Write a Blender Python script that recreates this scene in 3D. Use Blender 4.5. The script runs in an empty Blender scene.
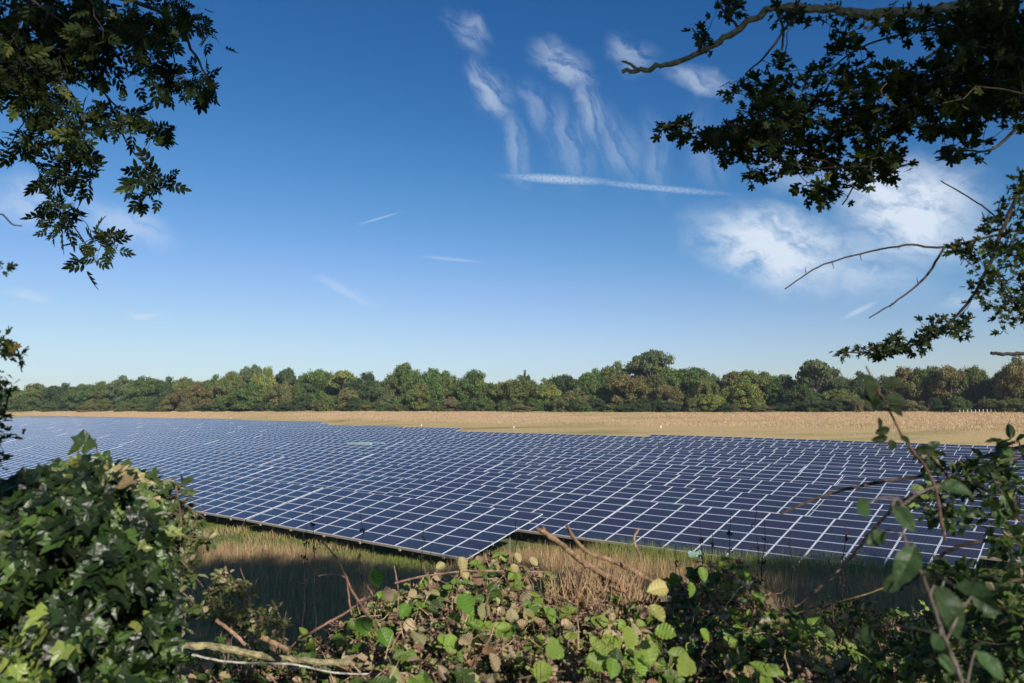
import bpy, math, random
import numpy as np
from mathutils import Vector, Matrix
R = math.radians
random.seed(7); rng = np.random.default_rng(11)
scene = bpy.context.scene
COL = scene.collection

# ---------------------------------------------------------------- camera, sky, sun, exposure
F = 775.7; CX, CY = 512.0, 341.5; YH = 407.3; CZ = 7.81
PIT = math.atan((YH - CY) / F)
cam = bpy.data.cameras.new('camera'); cam_o = bpy.data.objects.new('camera', cam); COL.objects.link(cam_o)
cam.sensor_width = 36; cam.lens = 36 * F / 1024; cam.clip_start = .05; cam.clip_end = 9000
cam_o.location = (0, 0, CZ); cam_o.rotation_euler = (R(90) + PIT, 0, 0)
cam.dof.use_dof = True; cam.dof.focus_distance = 14; cam.dof.aperture_fstop = 5.6
scene.camera = cam_o
SUN_AZ, SUN_EL = 152.0, 28.0          # azimuth clockwise from the view direction
sun = bpy.data.lights.new('sun', 'SUN'); sun_o = bpy.data.objects.new('sun', sun); COL.objects.link(sun_o)
sun.energy = 5.0; sun.angle = R(.53); sun.color = (1.0, .93, .82)
sdir = Vector((math.sin(R(SUN_AZ)) * math.cos(R(SUN_EL)), math.cos(R(SUN_AZ)) * math.cos(R(SUN_EL)), math.sin(R(SUN_EL))))
sun_o.rotation_euler = sdir.to_track_quat('Z', 'Y').to_euler()
sun_o.location = (0, 0, 60)
scene.view_settings.view_transform = 'Standard'; scene.view_settings.look = 'None'
scene.view_settings.gamma = 1; scene.view_settings.use_curve_mapping = False
scene.view_settings.exposure = 0.2
scene.render.engine = 'CYCLES'
scene.cycles.max_bounces = 8; scene.cycles.transparent_max_bounces = 8


def ray(px, py):
    r = np.array([(px - CX) / F, math.cos(PIT) - ((CY - py) / F) * math.sin(PIT), math.sin(PIT) + ((CY - py) / F) * math.cos(PIT)])
    return r


def pix(px, py, D):
    r = ray(px, py); r = r / r[1] * D
    return np.array([r[0], r[1], r[2] + CZ])


def azel(px, py):
    r = ray(px, py)
    return math.atan2(r[0], r[1]), math.atan2(r[2], math.hypot(r[0], r[1]))


# ---- world: sky plus thin cloud, placed by azimuth and elevation
world = bpy.data.worlds.new('World'); scene.world = world; world.use_nodes = True
nt = world.node_tree; N = nt.nodes; L = nt.links
N.clear()


def nd(tree, typ, **kw):
    n = tree.nodes.new(typ)
    for k, v in kw.items(): setattr(n, k, v)
    return n


def wmath(op, a, b=None, c=None, clamp=False):
    n = nd(nt, 'ShaderNodeMath', operation=op, use_clamp=clamp)
    for i, v in enumerate((a, b, c)):
        if v is None: continue
        if isinstance(v, (int, float)): n.inputs[i].default_value = v
        else: L.new(v, n.inputs[i])
    return n.outputs[0]


out = nd(nt, 'ShaderNodeOutputWorld'); bg = nd(nt, 'ShaderNodeBackground'); bg.inputs[1].default_value = .087
L.new(bg.outputs[0], out.inputs[0])
sky = nd(nt, 'ShaderNodeTexSky', sky_type='NISHITA'); sky.sun_disc = False
sky.sun_elevation = R(SUN_EL); sky.sun_rotation = R(SUN_AZ); sky.altitude = 0
sky.air_density = 1.0; sky.dust_density = .1; sky.ozone_density = 3.0
tc = nd(nt, 'ShaderNodeTexCoord'); sep = nd(nt, 'ShaderNodeSeparateXYZ'); L.new(tc.outputs['Generated'], sep.inputs[0])
az = wmath('ARCTAN2', sep.outputs[0], sep.outputs[1])
hyp = wmath('SQRT', wmath('ADD', wmath('MULTIPLY', sep.outputs[0], sep.outputs[0]), wmath('MULTIPLY', sep.outputs[1], sep.outputs[1])))
el = wmath('ARCTAN2', sep.outputs[2], hyp)
com = nd(nt, 'ShaderNodeCombineXYZ'); L.new(az, com.inputs[0]); L.new(el, com.inputs[1])
dn = nd(nt, 'ShaderNodeTexNoise'); dn.inputs['Scale'].default_value = 16; dn.inputs['Detail'].default_value = 4
L.new(com.outputs[0], dn.inputs['Vector'])
dsub = nd(nt, 'ShaderNodeVectorMath', operation='SUBTRACT'); L.new(dn.outputs['Color'], dsub.inputs[0]); dsub.inputs[1].default_value = (.5, .5, .5)
dsc = nd(nt, 'ShaderNodeVectorMath', operation='SCALE'); L.new(dsub.outputs[0], dsc.inputs[0]); dsc.inputs['Scale'].default_value = .045
dad = nd(nt, 'ShaderNodeVectorMath', operation='ADD'); L.new(com.outputs[0], dad.inputs[0]); L.new(dsc.outputs[0], dad.inputs[1])
cloud = None


def wisp(p0, p1, width, strength, nscale=6, stretch=3.0, detail=6, thresh=.42, soft=.35, warp=True, edge=1.0):
    """a streak of cloud from p0 to p1 (given in photo pixels, turned into azimuth and elevation)"""
    global cloud
    a0 = azel(*p0); a1 = azel(*p1)
    cxy = ((a0[0] + a1[0]) / 2, (a0[1] + a1[1]) / 2)
    dx, dy = a1[0] - a0[0], a1[1] - a0[1]
    ln = math.hypot(dx, dy) / 2; ang = math.atan2(dy, dx); wd = width / F / 2
    m = nd(nt, 'ShaderNodeMapping', vector_type='TEXTURE')
    m.inputs['Location'].default_value = (cxy[0], cxy[1], 0); m.inputs['Rotation'].default_value = (0, 0, ang)
    m.inputs['Scale'].default_value = (ln, wd, 1)
    L.new((dad if warp else com).outputs[0], m.inputs['Vector'])
    ln_ = nd(nt, 'ShaderNodeVectorMath', operation='LENGTH'); L.new(m.outputs[0], ln_.inputs[0])
    fall = nd(nt, 'ShaderNodeMapRange', interpolation_type='SMOOTHSTEP')
    fall.inputs['From Min'].default_value = 1.0 * edge; fall.inputs['From Max'].default_value = .15
    L.new(ln_.outputs['Value'], fall.inputs['Value'])
    m2 = nd(nt, 'ShaderNodeMapping', vector_type='TEXTURE')
    m2.inputs['Location'].default_value = (cxy[0], cxy[1], 0); m2.inputs['Rotation'].default_value = (0, 0, ang)
    m2.inputs['Scale'].default_value = (stretch, 1, 1)
    L.new((dad if warp else com).outputs[0], m2.inputs['Vector'])
    ns = nd(nt, 'ShaderNodeTexNoise'); ns.inputs['Scale'].default_value = nscale * 8; ns.inputs['Detail'].default_value = detail
    ns.inputs['Roughness'].default_value = .62
    L.new(m2.outputs[0], ns.inputs['Vector'])
    mr = nd(nt, 'ShaderNodeMapRange', interpolation_type='SMOOTHSTEP')
    mr.inputs['From Min'].default_value = thresh - soft / 2; mr.inputs['From Max'].default_value = thresh + soft / 2
    L.new(ns.outputs['Fac'], mr.inputs['Value'])
    v = wmath('MULTIPLY', wmath('MULTIPLY', fall.outputs[0], mr.outputs[0]), strength)
    cloud = v if cloud is None else wmath('MAXIMUM', cloud, v)


wisp((440, 8), (498, 56), 40, 0.39, 7, 6, 8, .50, .30)
wisp((462, 56), (520, 122), 50, 0.48, 7, 5, 8, .48, .30)
wisp((500, 90), (528, 200), 34, 0.27, 8, 7, 8, .46, .34)
wisp((522, 46), (604, 86), 46, 0.48, 7, 3, 8, .47, .30)
wisp((566, 56), (608, 160), 44, 0.36, 8, 6, 8, .48, .34)
wisp((590, 90), (648, 195), 60, 0.23, 8, 7, 8, .47, .34)
wisp((552, 85), (588, 200), 60, 0.22, 8, 7, 8, .47, .34)
wisp((518, 74), (560, 150), 40, 0.23, 8, 6, 8, .48, .34)
wisp((598, 40), (665, 62), 44, 0.35, 7, 4, 8, .50, .30)
wisp((650, 66), (748, 102), 26, 0.43, 7, 5, 8, .46, .34)
wisp((640, 95), (672, 215), 40, 0.19, 8, 7, 8, .47, .34)
wisp((690, 90), (720, 200), 50, 0.16, 8, 7, 8, .47, .34)
wisp((496, 175), (620, 182), 11, .62, 40, 1.2, 6, .40, .5, warp=False, edge=1.1)
wisp((575, 179), (745, 195), 8, .42, 40, 1.4, 6, .42, .5, warp=False, edge=1.1)
wisp((668, 222), (890, 272), 96, 1.15, 5.0, 2.4, 10, .44, .36)
wisp((760, 235), (960, 290), 80, .55, 4.5, 2.6, 10, .46, .44)
wisp((690, 215), (820, 255), 52, .8, 4, 1.5, 9, .40, .4)
wisp((815, 180), (1015, 240), 124, 1.2, 4.4, 2.0, 10, .40, .36)
wisp((850, 170), (940, 200), 50, .9, 4, 1.3, 9, .42, .4)
wisp((735, 160), (880, 190), 70, .3, 5, 2)
wisp((350, 227), (407, 210), 3, .32, 20, 3, 3, .25, .3, warp=False)
wisp((296, 270), (396, 306), 16, .30, 9, 4, 8, .45, .4)
wisp((410, 255), (492, 263), 5, .26, 10, 3, 3, .3, .3, warp=False)
wisp((-10, 170), (60, 230), 66, .42, 5, 2)
wisp((60, 195), (190, 248), 46, .42, 6, 2.5)
wisp((-20, 292), (72, 304), 13, .46, 8, 3)
wisp((120, 316), (172, 322), 13, .42, 8, 2)
wisp((-30, 350), (200, 372), 30, .22, 5, 3)
wisp((836, 322), (884, 298), 7, .45, 10, 3, 4, .3, .3, warp=False)
wisp((930, 310), (1010, 285), 18, .3, 6, 3)
# deeper, bluer clear-air sky: a response curve for each channel of the sky's light
sp = nd(nt, 'ShaderNodeSeparateColor'); L.new(sky.outputs[0], sp.inputs[0]); cmb = nd(nt, 'ShaderNodeCombineColor')
for ch, pts in enumerate([[(0, 0), (.119, .025), (.219, .105), (.392, .325), (.617, .53), (1, .78), (2, 1.6)], [(0, 0), (.216, .132), (.381, .308), (.61, .545), (.80, .72), (1, .88), (2, 1.8)], [(0, 0), (.393, .378), (.617, .64), (.77, .84), (.83, .90), (1, .98), (2, 1.9)]]):
    fc = nd(nt, 'ShaderNodeFloatCurve'); cv = fc.mapping.curves[0]
    while len(cv.points) < len(pts): cv.points.new(.5, .5)
    for q, (x_, y_) in zip(cv.points, pts): q.location = (x_ / 2, y_ / 2)
    fc.mapping.update()
    L.new(wmath('MULTIPLY', sp.outputs[ch], .05), fc.inputs['Value']); L.new(wmath('MULTIPLY', fc.outputs[0], 20.0), cmb.inputs[ch])
mix = nd(nt, 'ShaderNodeMix', data_type='RGBA')
L.new(wmath('MINIMUM', cloud, 1.0), mix.inputs[0])
L.new(cmb.outputs[0], mix.inputs[6]); mix.inputs[7].default_value = (6.9, 7.9, 9.2, 1)
L.new(mix.outputs[2], bg.inputs[0])

# ---------------------------------------------------------------- helpers
MATS = {}


def newmat(name):
    m = bpy.data.materials.new(name); m.use_nodes = True
    t = m.node_tree; b = t.nodes['Principled BSDF']; MATS[name] = m
    return m, t, b


def flatmat(name, col, rough=.6, metal=0.0, var=.25, scale=8, bump=0.0):
    m, t, b = newmat(name)
    n = nd(t, 'ShaderNodeTexNoise'); n.inputs['Scale'].default_value = scale; n.inputs['Detail'].default_value = 5
    tcn = nd(t, 'ShaderNodeTexCoord'); t.links.new(tcn.outputs['Object'], n.inputs['Vector'])
    mr = nd(t, 'ShaderNodeMapRange'); mr.inputs['To Min'].default_value = 1 - var; mr.inputs['To Max'].default_value = 1 + var
    t.links.new(n.outputs['Fac'], mr.inputs['Value'])
    mm = nd(t, 'ShaderNodeVectorMath', operation='SCALE'); mm.inputs[0].default_value = col
    t.links.new(mr.outputs[0], mm.inputs['Scale']); t.links.new(mm.outputs[0], b.inputs['Base Color'])
    b.inputs['Roughness'].default_value = rough; b.inputs['Metallic'].default_value = metal
    if bump:
        bp = nd(t, 'ShaderNodeBump'); bp.inputs['Strength'].default_value = bump; bp.inputs['Distance'].default_value = .02
        t.links.new(n.outputs['Fac'], bp.inputs['Height']); t.links.new(bp.outputs[0], b.inputs['Normal'])
    return m


def leafmat(name, rough=.5, trans=.3, spec=.4, objcol=False, tcol=(1.25, 1.3, .5), bump=0):
    """leaf shader: the colour of each leaf comes from the mesh attribute Col"""
    m, t, b = newmat(name)
    at = nd(t, 'ShaderNodeAttribute', attribute_name='Col')
    c = at.outputs['Color']
    if objcol:
        oi = nd(t, 'ShaderNodeObjectInfo')
        mu = nd(t, 'ShaderNodeMix', data_type='RGBA', blend_type='MULTIPLY'); mu.inputs[0].default_value = 1
        t.links.new(c, mu.inputs[6]); t.links.new(oi.outputs['Color'], mu.inputs[7]); c = mu.outputs[2]
    t.links.new(c, b.inputs['Base Color']); b.inputs['Roughness'].default_value = rough
    b.inputs['Specular IOR Level'].default_value = spec
    if trans > 0:
        tr = nd(t, 'ShaderNodeBsdfTranslucent')
        m2 = nd(t, 'ShaderNodeMix', data_type='RGBA', blend_type='MULTIPLY'); m2.inputs[0].default_value = 1
        t.links.new(c, m2.inputs[6]); m2.inputs[7].default_value = (*tcol, 1); t.links.new(m2.outputs[2], tr.inputs['Color'])
        ms = nd(t, 'ShaderNodeMixShader'); ms.inputs[0].default_value = trans
        t.links.new(b.outputs[0], ms.inputs[1]); t.links.new(tr.outputs[0], ms.inputs[2])
        t.links.new(ms.outputs[0], t.nodes['Material Output'].inputs[0])
    if bump:
        n = nd(t, 'ShaderNodeTexNoise'); n.inputs['Scale'].default_value = 60; n.inputs['Detail'].default_value = 3
        tcn = nd(t, 'ShaderNodeTexCoord'); t.links.new(tcn.outputs['Object'], n.inputs['Vector'])
        bp = nd(t, 'ShaderNodeBump'); bp.inputs['Strength'].default_value = bump; bp.inputs['Distance'].default_value = .01
        t.links.new(n.outputs['Fac'], bp.inputs['Height']); t.links.new(bp.outputs[0], b.inputs['Normal'])
    return m


def mesh_np(name, V, Fc, col=None, smooth=False, mats=(), fmat=None):
    """V (n,3), Fc list of arrays (m,k) of equal-size faces"""
    me = bpy.data.meshes.new(name)
    V = np.asarray(V, dtype=np.float32)
    me.vertices.add(len(V)); me.vertices.foreach_set('co', V.ravel())
    loops = np.concatenate([f.ravel() for f in Fc]).astype(np.int32)
    tot = np.concatenate([np.full(len(f), f.shape[1]) for f in Fc]).astype(np.int32)
    st = np.concatenate([[0], np.cumsum(tot)[:-1]]).astype(np.int32)
    me.loops.add(len(loops)); me.loops.foreach_set('vertex_index', loops)
    me.polygons.add(len(tot)); me.polygons.foreach_set('loop_start', st); me.polygons.foreach_set('loop_total', tot)
    for m in mats: me.materials.append(m)
    if fmat is not None: me.polygons.foreach_set('material_index', np.asarray(fmat, dtype=np.int32))
    me.polygons.foreach_set('use_smooth', np.full(len(tot), bool(smooth)))
    if col is not None:
        a = me.color_attributes.new('Col', 'FLOAT_COLOR', 'POINT')
        c4 = np.ones((len(V), 4), dtype=np.float32); c4[:, :3] = col
        a.data.foreach_set('color', c4.ravel())
    me.update(calc_edges=True)
    return me


def link(name, me, parent=None, loc=None):
    o = bpy.data.objects.new(name, me); COL.objects.link(o)
    if parent is not None: o.parent = parent
    if loc is not None: o.location = loc
    return o


def tag(o, label=None, cat=None, group=None, kind=None):
    if label: o['label'] = label
    if cat: o['category'] = cat
    if group: o['group'] = group
    if kind: o['kind'] = kind
    return o


def thing(name, label, cat, loc=(0, 0, 0), rz=0, group=None):
    o = bpy.data.objects.new(name, None); COL.objects.link(o); o.location = loc; o.rotation_euler = (0, 0, rz)
    o.empty_display_size = .2
    return tag(o, label, cat, group)


class Geo:
    """collects pieces of one mesh"""
    def __init__(s): s.V = []; s.F = {}; s.C = []; s.n = 0
    def add(s, V, Fs, col=(1, 1, 1)):
        V = np.asarray(V, dtype=float); s.V.append(V)
        c = np.asarray(col, dtype=float)
        if c.ndim == 1: c = np.tile(c, (len(V), 1))
        s.C.append(c)
        for f in Fs:
            f = np.asarray(f)
            if f.ndim == 1: f = f[None]
            s.F.setdefault(f.shape[1], []).append(f + s.n)
        s.n += len(V)
    def box(s, c, h, rot=None, col=(1, 1, 1)):
        v = np.array([[x, y, z] for x in (-1, 1) for y in (-1, 1) for z in (-1, 1)], float) * np.asarray(h)
        if rot is not None: v = v @ np.asarray(rot).T
        s.add(v + np.asarray(c), [[[0, 1, 3, 2], [4, 6, 7, 5], [0, 4, 5, 1], [2, 3, 7, 6], [0, 2, 6, 4], [1, 5, 7, 3]]], col)
    def tube(s, P, rad, sides=6, col=(1, 1, 1), jit=0):
        P = np.asarray(P, float); n = len(P)
        rad = np.full(n, rad) if np.isscalar(rad) else np.asarray(rad, float)
        T = np.gradient(P, axis=0); T /= np.linalg.norm(T, axis=1)[:, None] + 1e-9
        up = np.array([0, 0, 1.]) if abs(T[0][2]) < .9 else np.array([1., 0, 0])
        A = np.cross(T, up); A /= np.linalg.norm(A, axis=1)[:, None] + 1e-9; B = np.cross(T, A)
        th = np.arange(sides) * 2 * np.pi / sides
        r = rad[:, None] * (1 + (rng.normal(0, jit, (n, sides)) if jit else 0))
        V = P[:, None] + (np.cos(th)[None, :, None] * A[:, None] + np.sin(th)[None, :, None] * B[:, None]) * (r * np.ones((n, sides)))[..., None]
        i = np.arange(n - 1)[:, None] * sides; j = np.arange(sides)[None]; k = (j + 1) % sides
        q = np.stack([i + j, i + k, i + sides + k, i + sides + j], -1).reshape(-1, 4)
        s.add(V.reshape(-1, 3), [q, np.arange(sides)[::-1], np.arange(sides) + (n - 1) * sides], col)
    def mesh(s, name, mats=(), smooth=False):
        return mesh_np(name, np.concatenate(s.V), [np.concatenate(s.F[k]) for k in s.F], np.concatenate(s.C), smooth, mats)


def scatter(tmpl, locs, normals, dirs, size, cols):
    """copies of a leaf template; template lies in XY, grows along +Y, normal +Z"""
    tv, tf = tmpl
    n = len(locs)
    nz = normals / (np.linalg.norm(normals, axis=1)[:, None] + 1e-9)
    y = dirs - (dirs * nz).sum(1)[:, None] * nz; y /= np.linalg.norm(y, axis=1)[:, None] + 1e-9
    x = np.cross(y, nz)
    size = np.broadcast_to(size, (n,))
    tv = np.asarray(tv, float)
    curl = rng.normal(0, .25, n)
    z = tv[None, :, 2] + curl[:, None] * (tv[None, :, 1] ** 2 + tv[None, :, 0] ** 2) * .8
    V = locs[:, None] + size[:, None, None] * (tv[None, :, 0, None] * x[:, None] + tv[None, :, 1, None] * y[:, None] + z[..., None] * nz[:, None])
    Fs = []
    for f in tf:
        f = np.asarray(f)
        Fs.append((f[None] + (np.arange(n) * len(tv))[:, None, None]).reshape(-1, f.shape[1]))
    C = np.repeat(cols, len(tv), axis=0)
    return V.reshape(-1, 3), Fs, C


def fan_leaf(outline, fold=.12):
    """leaf from right-half outline points (x>=0) from base to tip, folded on its midrib"""
    o = np.array(outline, float); n = len(o)
    mid = np.stack([np.zeros(n), o[:, 1] * 1.0], 1)
    mid[:, 1] = np.linspace(o[0, 1], o[-1, 1], n)
    V = [];
    for p in mid: V.append((0, p[1], 0))
    for i, p in enumerate(o): V.append((p[0], p[1], abs(p[0]) * fold * 2 * (1 + .5 * (i % 2))))
    for i, p in enumerate(o): V.append((-p[0], p[1], abs(p[0]) * fold * 2 * (1 + .5 * (i % 2))))
    q = []
    for i in range(n - 1):
        q.append((i, n + i, n + i + 1, i + 1)); q.append((i, i + 1, 2 * n + i + 1, 2 * n + i))
    return np.array(V), [np.array(q)]


def lobed_leaf(tips, fold=.1):
    """palmate leaf: tips and notches as (angle deg from +Y, radius), mirrored; centre fan from the stalk"""
    pts = [(math.sin(R(a_)) * r_, .3 + math.cos(R(a_)) * r_) for a_, r_ in tips]
    right = pts; left = [(-x, y) for x, y in reversed(pts[1:])]
    ring = right + [(0.0, .06)] + left      # starts at tip, goes clockwise
    V = [(0, .3, 0)] + [(x, y, abs(x) * fold + (.05 if i % 2 else 0)) for i, (x, y) in enumerate(ring)]
    n = len(ring)
    t = [(0, 1 + (i + 1) % n, 1 + i) for i in range(n)]
    return np.array(V), [np.array(t)]


T_MAPLE = lobed_leaf([(0, .62), (9, .63), (17, .50), (22, .30), (34, .52), (45, .62), (57, .58), (66, .38), (72, .26), (90, .40), (112, .38), (140, .20)], .18)
T_IVY = lobed_leaf([(0, .74), (20, .44), (38, .36), (58, .56), (80, .40), (118, .50), (150, .32)], .14)
T_HAW = lobed_leaf([(0, .62), (16, .48), (24, .26), (48, .56), (66, .26), (95, .36), (135, .20)], .15)
_b = [(0.02, 0), (.20, .06), (.30, .16), (.33, .22), (.41, .30), (.40, .38), (.43, .46), (.37, .54), (.38, .62), (.29, .70), (.26, .80), (.14, .88), (.0, 1.0)]
T_BRAM = fan_leaf(_b, .16)
T_OVAL = fan_leaf([(.01, 0), (.17, .14), (.27, .34), (.28, .55), (.20, .78), (0, 1)], .18)
T_NARROW = fan_leaf([(.01, 0), (.17, .2), (.23, .45), (.16, .75), (0, 1)], .2)


def ash_leaf():
    V = []; Fs = []; n0 = 0
    tv, tf = T_NARROW
    def put(base, ang, s):
        nonlocal n0
        c, sn = math.cos(ang), math.sin(ang)
        v = tv.copy() * s
        x = v[:, 0] * c + v[:, 1] * sn; y = -v[:, 0] * sn + v[:, 1] * c
        V.append(np.stack([x + base[0], y + base[1], v[:, 2] - abs(x) * .25], 1)); Fs.append(tf[0] + n0); n0 += len(v)
    for k in range(3):
        y = .28 + k * .20
        for sgn in (-1, 1): put((0, y), sgn * R(58 - k * 8), .42 - .02 * abs(k - 1))
    put((0, .80), 0, .44)
    V.append(np.array([(-.008, 0, 0), (.008, 0, 0), (.006, .95, 0), (-.006, .95, 0)])); Fs.append(np.array([(0, 1, 2, 3)]) + n0)
    return np.concatenate(V), [np.concatenate(Fs)]


T_ASH = ash_leaf()


def bezier(p0, p1, sag, n=6, jit=.0):
    t = np.linspace(0, 1, n)[:, None]
    p0 = np.asarray(p0, float); p1 = np.asarray(p1, float)
    P = p0 * (1 - t) + p1 * t
    P = P + np.array([0, 0, 1.]) * (sag * 4 * t * (1 - t))
    if jit:
        d = rng.normal(0, jit, (n, 3)); d[0] = 0; d[-1] = 0; P = P + d
    return P


def smooth_path(pts, n=8):
    """Catmull-Rom through points"""
    P = np.array(pts, float); P = np.vstack([2 * P[0] - P[1], P, 2 * P[-1] - P[-2]])
    out_ = []
    for i in range(1, len(P) - 2):
        for t in np.linspace(0, 1, n, endpoint=False):
            out_.append(.5 * ((2 * P[i]) + (-P[i - 1] + P[i + 1]) * t + (2 * P[i - 1] - 5 * P[i] + 4 * P[i + 1] - P[i + 2]) * t * t + (-P[i - 1] + 3 * P[i] - 3 * P[i + 1] + P[i + 2]) * t ** 3))
    out_.append(P[-2]); return np.array(out_)


# ---------------------------------------------------------------- materials
M_ALU = flatmat('aluminium_frame', (.76, .80, .88), .45, .25, .08)
M_STEEL = flatmat('galvanised_steel', (.34, .32, .29), .55, .4, .2)
M_RAIL = flatmat('dusty_rail', (.42, .34, .27), .7, .1, .25, 5)
M_BARK = flatmat('bark', (.10, .075, .055), .85, 0, .45, 14, .6)
M_LICHEN = None
M_FARLEAF = leafmat('far_foliage', .7, .18, .2, True)
M_LEAF = leafmat('leaf', .48, .32, .4, bump=.4)
M_IVY = leafmat('ivy_leaf', .38, .2, .42, bump=.3)
M_DARKLEAF = leafmat('overhead_leaf', .6, .30, .15)
M_GRASS = leafmat('grass_blade', .8, .35, .15, tcol=(1.1, 1.05, .8))
M_TWIG = leafmat('twig_bark', .8, 0, .2, bump=.5)
_t = M_TWIG.node_tree; _b = _t.nodes['Principled BSDF']; _src = _b.inputs['Base Color'].links[0].from_socket
_n = nd(_t, 'ShaderNodeTexNoise'); _n.inputs['Scale'].default_value = 38; _n.inputs['Detail'].default_value = 6; _n.inputs['Roughness'].default_value = .7
_c = nd(_t, 'ShaderNodeTexCoord'); _t.links.new(_c.outputs['Object'], _n.inputs['Vector'])
_m = nd(_t, 'ShaderNodeMapRange'); _m.inputs['From Min'].default_value = .35; _m.inputs['From Max'].default_value = .65; _m.inputs['To Min'].default_value = .45; _m.inputs['To Max'].default_value = 1.5
_t.links.new(_n.outputs['Fac'], _m.inputs['Value'])
_s = nd(_t, 'ShaderNodeVectorMath', operation='SCALE'); _t.links.new(_src, _s.inputs[0]); _t.links.new(_m.outputs[0], _s.inputs['Scale']); _t.links.new(_s.outputs[0], _b.inputs['Base Color'])
M_WHITE = flatmat('white_paint', (.60, .60, .55), .5, 0, .1)
M_GREENROOF = flatmat('pale_green_sheet', (.20, .34, .27), .5, 0, .15)
M_DRY = flatmat('dead_flower', (.16, .10, .07), .9, 0, .4, 30)


def make_panel_mat():
    m, t, b = newmat('solar_glass')
    tcn = nd(t, 'ShaderNodeTexCoord'); mp = nd(t, 'ShaderNodeMapping'); t.links.new(tcn.outputs['Object'], mp.inputs[0])
    br = nd(t, 'ShaderNodeTexBrick'); br.offset = 0
    br.inputs['Scale'].default_value = 1; br.inputs['Brick Width'].default_value = .156; br.inputs['Row Height'].default_value = .156
    br.inputs['Mortar Size'].default_value = .0035; br.inputs['Mortar Smooth'].default_value = 0
    br.inputs['Color1'].default_value = (.028, .032, .045, 1); br.inputs['Color2'].default_value = (.036, .042, .058, 1)
    br.inputs['Mortar'].default_value = (.10, .12, .17, 1)
    t.links.new(mp.outputs[0], br.inputs['Vector'])
    n = nd(t, 'ShaderNodeTexNoise'); n.inputs['Scale'].default_value = .9; n.inputs['Detail'].default_value = 3
    t.links.new(tcn.outputs['Object'], n.inputs['Vector'])
    oi = nd(t, 'ShaderNodeObjectInfo')
    ad = nd(t, 'ShaderNodeMath', operation='ADD'); t.links.new(n.outputs['Fac'], ad.inputs[0])
    mu = nd(t, 'ShaderNodeMath', operation='MULTIPLY'); t.links.new(oi.outputs['Random'], mu.inputs[0]); mu.inputs[1].default_value = .9
    t.links.new(mu.outputs[0], ad.inputs[1])
    mx = nd(t, 'ShaderNodeMix', data_type='RGBA'); mx.inputs[7].default_value = (.042, .036, .056, 1)
    mr = nd(t, 'ShaderNodeMapRange'); mr.inputs['From Min'].default_value = .65; mr.inputs['From Max'].default_value = 1.4; mr.inputs['To Max'].default_value = 1.0
    t.links.new(ad.outputs[0], mr.inputs['Value']); t.links.new(mr.outputs[0], mx.inputs[0]); t.links.new(br.outputs[0], mx.inputs[6])
    t.links.new(mx.outputs[2], b.inputs['Base Color'])
    b.inputs['Roughness'].default_value = .16; b.inputs['Specular IOR Level'].default_value = .5
    return m


M_GLASS = make_panel_mat()

# ---------------------------------------------------------------- terrain
TH = R(51.08)
A2 = np.array([math.sin(TH), -math.cos(TH)]); B2 = np.array([math.cos(TH), math.sin(TH)])
P0 = np.array([-2.078, 37.007])
PITCH = 8.0; TAU = R(13.69); SL = 6.08; MW = 1.67; NC = 11; TW = NC * MW + .05


def sstep(x, a, b):
    t = np.clip((x - a) / (b - a), 0, 1); return t * t * (3 - 2 * t)


def zfield(u, v):
    return -.306 * np.tanh(u / 30) + .0072 * np.maximum(v, 0)


BX = np.array([-200, 0, 200, 343, 346, 462, 463, 559, 614, 761, 880, 969, 1024, 1300.])
BD = np.array([400, 366, 315, 238, 223, 174, 164, 142, 135, 128.6, 120, 109, 107.7, 100.])


def ground(x, y):
    x = np.asarray(x, float); y = np.asarray(y, float)
    u = (x - P0[0]) * A2[0] + (y - P0[1]) * A2[1]; v = (x - P0[0]) * B2[0] + (y - P0[1]) * B2[1]
    z = zfield(u, v)
    z = z + .45 * sstep(x, 6, 16) * sstep(y, 44, 30)
    yy = np.maximum(y, 1.0); px = CX + F * np.clip(x / yy, -2, 2)
    bd = np.interp(px, BX, BD) + 9
    td = 450 - .215 * px
    zt = CZ - (409.6 + 1.6 * np.exp(-((px - 640) / 260) ** 2) - YH) * td / F
    s = sstep(y, bd, td)
    s = np.clip((y - bd) / np.maximum(td - bd, 20), 0, 1) ** 1.15
    zf2 = z * (1 - s) + zt * s
    z = np.where(y > 40, zf2, z)
    zb = 6.15 + .15 * np.sin(x * .4)
    return zb + (z - zb) * sstep(y, 4.5, 20)


def ground1(x, y): return float(ground(np.array([x]), np.array([y]))[0])


ys = np.concatenate([np.linspace(-25, 60, 110), np.linspace(61.5, 480, 240), np.geomspace(490, 4200, 24)])
tt = np.linspace(-1, 1, 261); tt = np.sign(tt) * (abs(tt) ** 1.3)
GY, GT = np.meshgrid(ys, tt, indexing='ij')
GX = GT * (45 + np.maximum(GY, 0) * 1.15)
GZ = ground(GX, GY) + rng.normal(0, .03, GX.shape) * (GY > 15)
nr, ncx = GX.shape
ii = np.arange(nr - 1)[:, None] * ncx; jj = np.arange(ncx - 1)[None]
quads = np.stack([ii + jj, ii + jj + 1, ii + ncx + jj + 1, ii + ncx + jj], -1).reshape(-1, 4)
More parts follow.
